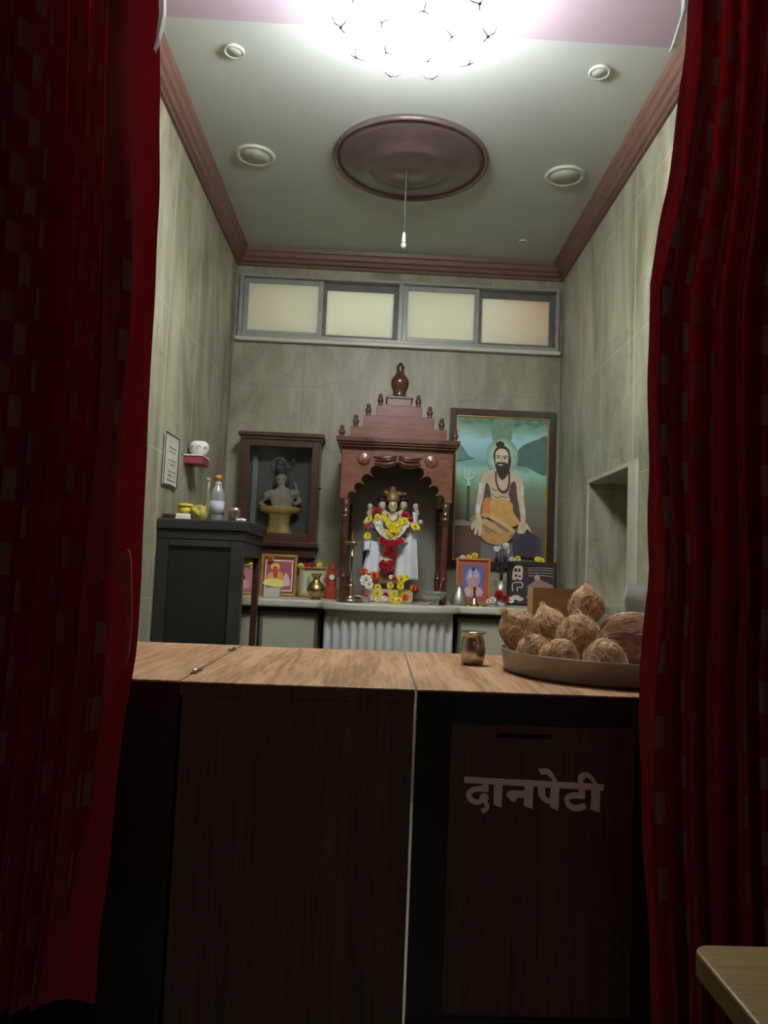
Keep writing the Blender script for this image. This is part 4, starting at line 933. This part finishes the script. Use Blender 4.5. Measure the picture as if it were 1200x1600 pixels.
# ------------------------------------------------------------------ coconuts, tray, lota, carton
TC = (.556, 1.785)
t = thing('tray', 'large round shallow steel tray holding coconuts on the counter', 'tray', (TC[0], TC[1], ZT+.0008))
MB().lathe([(0, 0), (.245, 0), (.253, .006), (.259, .046), (.265, .05), (.265, .053), (.256, .051), (.25, .009), (.243, .004), (0, .004)], (0, 0, 0), 72).build('tray_body', mat('tray_steel', '9a948a', .45, metal=.6, amt=.15, scale=15), t)
def coconut(p, r, tuft, label, rot, seed, sq=(1, 1, 1.05)):
    g = thing('coconut', label, 'coconut', p, 'coconuts in the steel tray', rot)
    rnd = random.Random(seed); o = MB(); o.ball((0, 0, 0), 1.0, sub=4)
    for v in o.bm.verts:
        d = v.co.normalized(); pole = max(0, d.z)
        k = 1+.05*noise.noise(d*2.5+Vector((seed, 0, 0)))+.035*noise.noise(Vector((d.x*14, d.y*14, d.z*4+seed)))
        k += tuft*.42*pole**7
        v.co = Vector((d.x*sq[0], d.y*sq[1], d.z*sq[2]))*r*k*(1.0)
        sh_ = 1-.5*tuft*max(0, (d.z-.75))/.25
        v.co.x *= sh_; v.co.y *= sh_
    o.build('shell', M_coir, g)
    o = MB()
    for i in range(150):
        a = rnd.uniform(0, 2*PI); zz = rnd.uniform(-.7, .95); s_ = math.sqrt(max(0, 1-zz*zz)); d = Vector((s_*math.cos(a), s_*math.sin(a), zz))
        tan = Vector((rnd.gauss(0, .5), rnd.gauss(0, .5), rnd.uniform(.3, 1))); tan = (tan-d*tan.dot(d)).normalized()
        l = r*rnd.uniform(.25, .7); q0 = d*r*1.0; lift = rnd.uniform(.02, .22)
        pts = [q0, q0+tan*l*.5+d*l*.02, q0+tan*l+d*l*(lift-.35)*.6]
        pts = [x if x.length > r*1.02 else x.normalized()*r*rnd.uniform(1.02, 1.08) for x in pts]
        pts = [Vector((x.x*sq[0], x.y*sq[1], x.z*sq[2])) for x in pts]
        o.tube(pts, [.0008, .0008, .0004], 3, cap=False)
    for i in range(int(60*tuft)):
        a = rnd.uniform(0, 2*PI); q0 = Vector((.3*math.cos(a), .3*math.sin(a), 1.0))*r
        o.tube([q0, q0+Vector((-.1*math.cos(a), -.1*math.sin(a), .25))*r, q0+Vector((-.25*math.cos(a)+rnd.uniform(-.2, .2), -.25*math.sin(a)+rnd.uniform(-.2, .2), rnd.uniform(.4, .62)))*r], [.0012, .001, .0004], 3, cap=False)
    u = o.build('loose_fibres', M_coir2, g); u['kind'] = 'stuff'
    return g
zt_ = ZT+.006
coconut((.360, 1.735, zt_+.04), .040, .25, 'coconut lying low at the left front rim of the tray', (.3, -.4, 0), 1)
coconut((.395, 1.655, zt_+.04), .040, .1, 'round coconut at the front rim, second from the left in the tray', (.5, .3, .5), 2)
coconut((.480, 1.600, zt_+.042), .043, .2, 'coconut at the front rim nearest the right curtain', (-.2, .25, 1), 3)
coconut((.452, 1.712, zt_+.082), .048, .15, 'largest round coconut in the middle of the pile', (-.4, .2, .3), 4)
coconut((.345, 1.845, zt_+.082), .046, .6, 'hairy coconut at the upper left of the pile with stray fibres', (.2, -.7, 0), 5)
coconut((.424, 1.872, zt_+.091), .042, .9, 'pale fibrous coconut between the hairy left one and the middle', (-.2, -.3, 0), 6)
coconut((.503, 1.835, zt_+.145), .041, 1.0, 'tufted coconut on top of the pile pointing upward', (0, 0, 0), 7)
# half husk
g = thing('coconut_husk', 'large reddish brown dry coconut husk at the right of the tray', 'coconut husk', (.602, 1.79, zt_+.078))
o = MB(); o.ball((0, 0, 0), 1, sub=5)
for v in o.bm.verts:
    d = v.co.normalized()
    lon = math.atan2(d.z, d.y)
    rdg = .07*math.sin(lon*7+d.x*1.2)+.06*noise.noise(Vector((d.x*2.2, d.y*7, d.z*7)))
    k = 1+rdg*(1-abs(d.x)**3); v.co = Vector((d.x*.082*k, d.y*.06*k, d.z*.055*k))
o.build('husk_body', mat('husk_brown', 'ac7a64', .85, amt=.4, scale=45, bump=1.0, spec=.15), g)
o = MB(); rnd = random.Random(5)
for i in range(260):
    u0 = rnd.uniform(-.9, .7); lon = rnd.uniform(.2, PI-.1)+(0 if i < 200 else -1.5)
    pts = []
    for k in range(5):
        u = max(-.98, min(.98, u0+.11*k*rnd.uniform(.6, 1.2))); s_ = math.sqrt(1-u*u); l2 = lon+rnd.uniform(-.05, .05)
        pts.append((u*.084, s_*math.cos(l2)*-.063, s_*math.sin(l2)*.06+.001))
    o.tube(pts, .0008, 3, cap=False)
u = o.build('husk_strands', mat('husk_strand', 'cfa688', .9, amt=.3), g); u['kind'] = 'stuff'
# steel lota
tag(MB().lathe([(0, 0), (.022, 0), (.028, .006), (.031, .03), (.028, .055), (.024, .068), (.026, .072), (.034, .078), (.033, .0795), (.022, .072), (.026, .055), (.028, .03), (.02, .006), (0, .005)], (.240, 1.885, ZT+.0005), 32).build('steel_cup', M_steel), 'small polished steel cup with flared rim on the counter left of the tray', 'cup')
# carton
r = thing('cardboard_box', 'open brown cardboard box behind the coconuts on the counter', 'box', (.49, 2.090, ZT+.0005))
o = MB(); rect_frame(o, -.072, .072, -.045, .045, 0, 0, (0, 0, 0, 0)); o.bm.clear()
for a in ((-.072, .072, -.036, -.033, 0, .189), (-.072, .072, .033, .036, 0, .189), (-.072, -.069, -.033, .033, 0, .189), (.069, .072, -.033, .033, 0, .189), (-.069, .069, -.033, .033, 0, .003)): o.box(*a)
o.build('box_body', M_card, r)
MB().box(0, .04, -.033, .033, 0, .003, M=Matrix.Translation((.071, 0, .189)) @ Matrix.Rotation(.5, 4, 'Y')).build('flap', M_card, r)
# white plastic bag at the right
o = MB(); nu, nv = 14, 10; G = []
for j in range(nv+1):
    row = []
    for i in range(25):
        a = 2*PI*i/24; v = j/nv; rx, ry = (.062-.01*v), (.035*(1-v)**.6+.002)
        p = Vector((rx*math.cos(a), ry*math.sin(a), .205*v)); p += Vector((1, 1, .3))*noise.noise(p*28)*.016*(v > 0); row.append(o.bm.verts.new(p) if i < 24 else row[0])
    G.append(row)
for j in range(nv):
    for i in range(24): o.face([G[j][i], G[j][i+1], G[j+1][i+1], G[j+1][i]], None, True)
tag(o.build('plastic_bag', cloth_mat('pale_plastic', 'c4c8c4', 'c0c4c0', .3), loc=(.73, 2.075, ZT+.0005)), 'upright pale white plastic bag behind the husk by the right curtain', 'bag')

# ------------------------------------------------------------------ ceiling fittings
M_glow = mat('lit_glass_shade', 'f4fbff', .4, amt=0, emit=LAMP)
ch = thing('chandelier', 'lit cluster lamp of glass tulip shades hanging from the pink ceiling', 'ceiling lamp', (.046, 2.335, H))
MB().lathe([(0, 0), (.07, 0), (.075, -.012), (.05, -.03), (.02, -.04), (0, -.04)], (0, 0, 0), 24).build('canopy', M_steeld, ch)
MB().lathe([(.012, -.085), (.2, -.1), (.235, -.112), (.235, -.116), (.19, -.106), (.012, -.092)], (0, 0, 0), 40, closed=True).build('light_block_plate', M_steeld, ch)  # plate added to hold the shades' upward light off the ceiling
MB().lathe([(.012, -.03), (.012, -.09), (.035, -.11), (.045, -.14), (.03, -.17), (0, -.18)], (0, 0, 0), 20).build('stem', M_gold, ch)
shp = [(0, -.045), (.022, -.043), (.038, -.033), (.047, -.014), (.05, .008), (.047, .026), (.052, .038), (.048, .038), (.04, .026), (.0, .018)]
sm_ = clipm = None
for ring, (n, R, z, sc_) in enumerate(((10, .215, -.185, .92), (5, .11, -.20, .9))):
    for k in range(n):
        a = 2*PI*k/n - PI/2 + (PI/2 if n == 10 else .2)
        loc_ = Vector((R*math.cos(a), R*math.sin(a), z))
        if sm_ is None:
            sm_ = MB().lathe(shp, (0, 0, 0), 20, lobe=(6, .03)).build('glass_shade', M_glow, ch)
            o = MB(); o.lathe([(0, -.056), (.007, -.053), (.01, -.047), (0, -.044)], (0, 0, 0), 8)
            for q in range(3):
                b2 = q*2.09; o.tube([(0, 0, -.048), (.024*math.cos(b2), .024*math.sin(b2), -.046), (.043*math.cos(b2), .043*math.sin(b2), -.030)], .0038, 6)
            clipm = o.build('shade_clip', mat('clip_metal', '6a6862', .4, metal=.6), sm_); s1 = sm_
        else:
            s1 = sm_.copy(); COL.objects.link(s1); c1 = clipm.copy(); COL.objects.link(c1); c1.parent = s1
        s1.location = loc_; s1.rotation_euler = (0, -.5 if n == 10 else -.25, a); s1.scale = (sc_,)*3
        o = MB(); o.tube([(.03*math.cos(a), .03*math.sin(a), -.13), (R*.6*math.cos(a), R*.6*math.sin(a), z+.02 if n == 5 else z+.06), (R*.8*math.cos(a), R*.8*math.sin(a), z+.045)], .004, 6); o.build('arm', M_steeld, ch)
# wooden medallion and the hanging bulb
md = thing('ceiling_medallion', 'round dark wooden moulded medallion on the white ceiling', 'ceiling medallion', (.076, 3.5, H))
M_med = wood('medallion_wood', '5a4846', '645250', (6, 6, 6), .38, coat=.35)
MB().lathe([(.345, 0), (.362, 0), (.368, -.01), (.368, -.02), (.362, -.027), (.354, -.024), (.348, -.012)], (0, 0, 0), 72, closed=True).build('rim', M_med, md)
MB().lathe([(0, -.064), (.05, -.066), (.07, -.058), (.1, -.056), (.15, -.052), (.165, -.054), (.175, -.046), (.25, -.034), (.31, -.022), (.35, -.012), (.35, -.001), (0, -.001)], (0, 0, 0), 64).build('disc', M_med, md)
b_ = thing('hanging_bulb', 'small unlit bulb hanging on a cord below the wooden medallion', 'bulb', (.058, 3.50, H-.06))
MB().tube([(0, 0, 0), (0, 0, -.31)], .0028, 8).build('cord', mat('cord_grey', '6c6860', .6), b_)
MB().lathe([(.004, -.30), (.008, -.31), (.009, -.335), (.011, -.345), (.006, -.35)], (0, 0, 0), 12).build('bulb_holder', M_white, b_)
MB().ball((0, 0, -.363), (.014, .014, .016)).build('bulb', mat('bulb_glass', 'd8d8d0', .15, amt=.02), b_)
def dl(x, y, R, lab, grp):
    p = at(x, y, 1.0); d = p-Vector((0, 0, CAMZ)); s = (H-CAMZ)/d.z
    t = thing('ceiling_light', lab, 'ceiling light', (d.x*s, d.y*s, H), grp)
    MB().lathe([(R*.72, -.002), (R*.78, -.01), (R*.95, -.012), (R, -.006), (R, 0), (R*.72, 0)], (0, 0, 0), 36, closed=True).build('rim', mat('fitting_white', 'c4c6b8', .35, amt=.02), t)
    MB().lathe([(0, -.009), (R*.74, -.0095), (R*.74, -.001), (0, -.001)], (0, 0, 0), 36).build('diffuser', mat('fitting_diffuser', 'b4b6a8', .3, amt=.02), t)
dl(366, 78, .040, 'small round unlit ceiling light at the left nearest the lamp', 'round unlit ceiling lights')
dl(937, 111, .042, 'small round unlit ceiling light at the right nearest the lamp', 'round unlit ceiling lights')
dl(399, 242, .095, 'larger round unlit ceiling light left of the wooden medallion', 'round unlit ceiling lights')
dl(883, 274, .098, 'larger round unlit ceiling light right of the wooden medallion', 'round unlit ceiling lights')
dl(817, 376, .024, 'tiny round ceiling fitting near the back wall', 'round unlit ceiling lights')

# ------------------------------------------------------------------ curtains
M_cur = curtain_mat(); M_lining = cloth_mat('curtain_hem_red', '86161e', '961420', .11)
def lerp_tab(tab, z):
    tab = sorted(tab)
    if z <= tab[0][0]: return tab[0][1]
    for (a, b), (c_, d_) in zip(tab, tab[1:]):
        if z <= c_: return b+(d_-b)*(z-a)/(c_-a)
    return tab[-1][1]
def curtain(name, label, outer, inner_tab, zb_fn, nf, seed, hemw, side):
    cu = thing(name, label, 'curtain', (outer, 1.26, 2.44))
    nu, nv = 420, 60
    for part in ('cloth', 'hem'):
        o = MB(); uvl = o.bm.loops.layers.uv.new('UVMap'); G = []; U = []
        rng = (0, 1) if part == 'cloth' else (0, 1)
        n = nu if part == 'cloth' else 40
        for j in range(nv+1):
            v = j/nv; row = []; ur = []; acc = 0; prev = None
            for i in range(n+1):
                u = i/n; zt2 = 2.42
                # z depends on the hem line
                s_ = u if part == 'cloth' else 0
                xi0 = lerp_tab(inner_tab, zt2+(zb_fn(u)-zt2)*v)
                if part == 'cloth': x = outer+(xi0-side*hemw*.55-outer)*u
                else: x = xi0-side*hemw*(1-u)
                z = zt2+(zb_fn(u if part == 'cloth' else 1)-zt2)*v
                if part == 'cloth':
                    amp = .012+.016*min(1, v*2); ph = u*nf*2*PI+.9*math.sin(u*9+seed)+.4*math.sin(v*3+u*5)
                    y = 1.262+amp*math.sin(ph)+.006*math.sin(u*31+v*7+seed)
                    x += .008*math.sin(ph*2+1)*(.3+.7*v)
                else:
                    y = 1.232-.010*math.cos(u*PI*1.6+seed)+.008*math.sin(v*16+u*3)+.006*noise.noise(Vector((u*3, v*9, seed)))
                    x += (.006*noise.noise(Vector((0, v*14, seed+3))))*u
                p = Vector((x, y, z)); acc += (p-prev).length if prev else 0; prev = p
                row.append(o.bm.verts.new(p)); ur.append(acc)
            G.append(row); U.append(ur)
        for j in range(nv):
            for i in range(n):
                f = o.face([G[j][i], G[j][i+1], G[j+1][i+1], G[j+1][i]], None, True)
                for lp, (a, b) in zip(f.loops, ((j, i), (j, i+1), (j+1, i+1), (j+1, i))):
                    ub = U[nv//2][b]
                    lp[uvl].uv = (ub+seed*.03, G[a][b].co.z)
        u = o.build(part if part == 'cloth' else 'hem', M_cur if part == 'cloth' else M_lining, cu, label=None if part == 'cloth' else 'plain bright red hem along the open edge')
        u.location = -cu.location
    return cu
tabL = [(.30, -.415), (.475, -.397), (.80, -.384), (1.0, -.375), (1.334, -.370), (1.60, -.378), (1.765, -.384), (2.1, -.403), (2.45, -.42)]
tabR = [(.30, .455), (.458, .449), (.75, .432), (1.0, .426), (1.16, .437), (1.37, .427), (1.64, .43), (1.81, .462), (2.05, .483), (2.45, .50)]
curtain('curtain', 'dark red block-patterned curtain gathered at the left of the opening', -.86, tabL, lambda u: .47+.015*math.sin(u*14), 13, .7, .085, 1)
curtain('curtain', 'dark red block-patterned curtain gathered at the right of the opening', .95, tabR, lambda u: .40+.012*math.sin(u*12), 12, 2.1, .05, -1)
def strip(cu, pts):
    o = MB(); o.prism(pts, 1.205, 1.222); u = o.build('white_lining', cloth_mat('lining_white', 'd8d4cc', 'e0dcd4', .6), cu, bevel=.002, label='scrap of white lining at the top edge'); u.location = -cu.location
def flap(cu, pts):  # hem fold; the light it catches is put into its lighter red
    o = MB(); o.prism([(a.x, a.z) for a in (at(x, y, 1.18) for x, y in pts)], 1.176, 1.18); u = o.build('lit_fold', cloth_mat('lit_fold_red', 'b8404c', 'b01c28', .1), cu, bevel=.0015, label='loose hem fold with caught light painted in as lighter red'); u.location = -cu.location
cus = [c for c in COL.objects if c.get('category') == 'curtain']
for cu, pp in ((cus[1], [(1072, -90), (1066, 20), (1047, 80), (1060, 74), (1064, 66), (1085, -90)]), (cus[0], [(247, -90), (251, 28), (246, 66), (242, 82), (250, 62), (258, 24), (259, -90)])):
    q = [at(x, y, 1.215) for x, y in pp]; strip(cu, [(a.x, min(a.z, 2.42)) for a in q])
flap(cus[0], crom([(188, 868), (204, 863), (207, 935), (206, 985), (201, 1028), (194, 1042), (192, 1005), (196, 962), (187, 900)]))
tag(MB().tube([(-1.1, 1.262, 2.44), (1.2, 1.262, 2.44)], .014, 12).build('curtain_rod', M_steeld), 'steel rod across the top of the opening carrying both curtains', 'curtain rod')

# ------------------------------------------------------------------ table corner in the hall
t = thing('side_table', 'light wood table with rounded corner at the lower right in front of the curtain', 'table', (.6, .7, 0))
pts = []
X0, Y1, X1_, Y0_ = .365, .878, 1.0, .35
for (cx_, cy_, a0) in ((X0+.02, Y1-.02, PI/2), (X0+.02, Y0_+.02, PI), (X1_-.02, Y0_+.02, 1.5*PI), (X1_-.02, Y1-.02, 0)):
    for k in range(7):
        a = a0+k*PI/12; pts.append((cx_+.02*math.cos(a), cy_+.02*math.sin(a)))
u = MB().slab(pts, .722, .75).build('table_top', wood('table_wood', '745a32', '88703e', (2.5, 40, 4), .45), t, bevel=.003); loc(u, t)
for x in (X0+.06, X1_-.06):
    for y in (Y0_+.06, Y1-.06):
        u = MB().box(x-.02, x+.02, y-.02, y+.02, 0, .7215).build('leg', M_dark, t); loc(u, t)
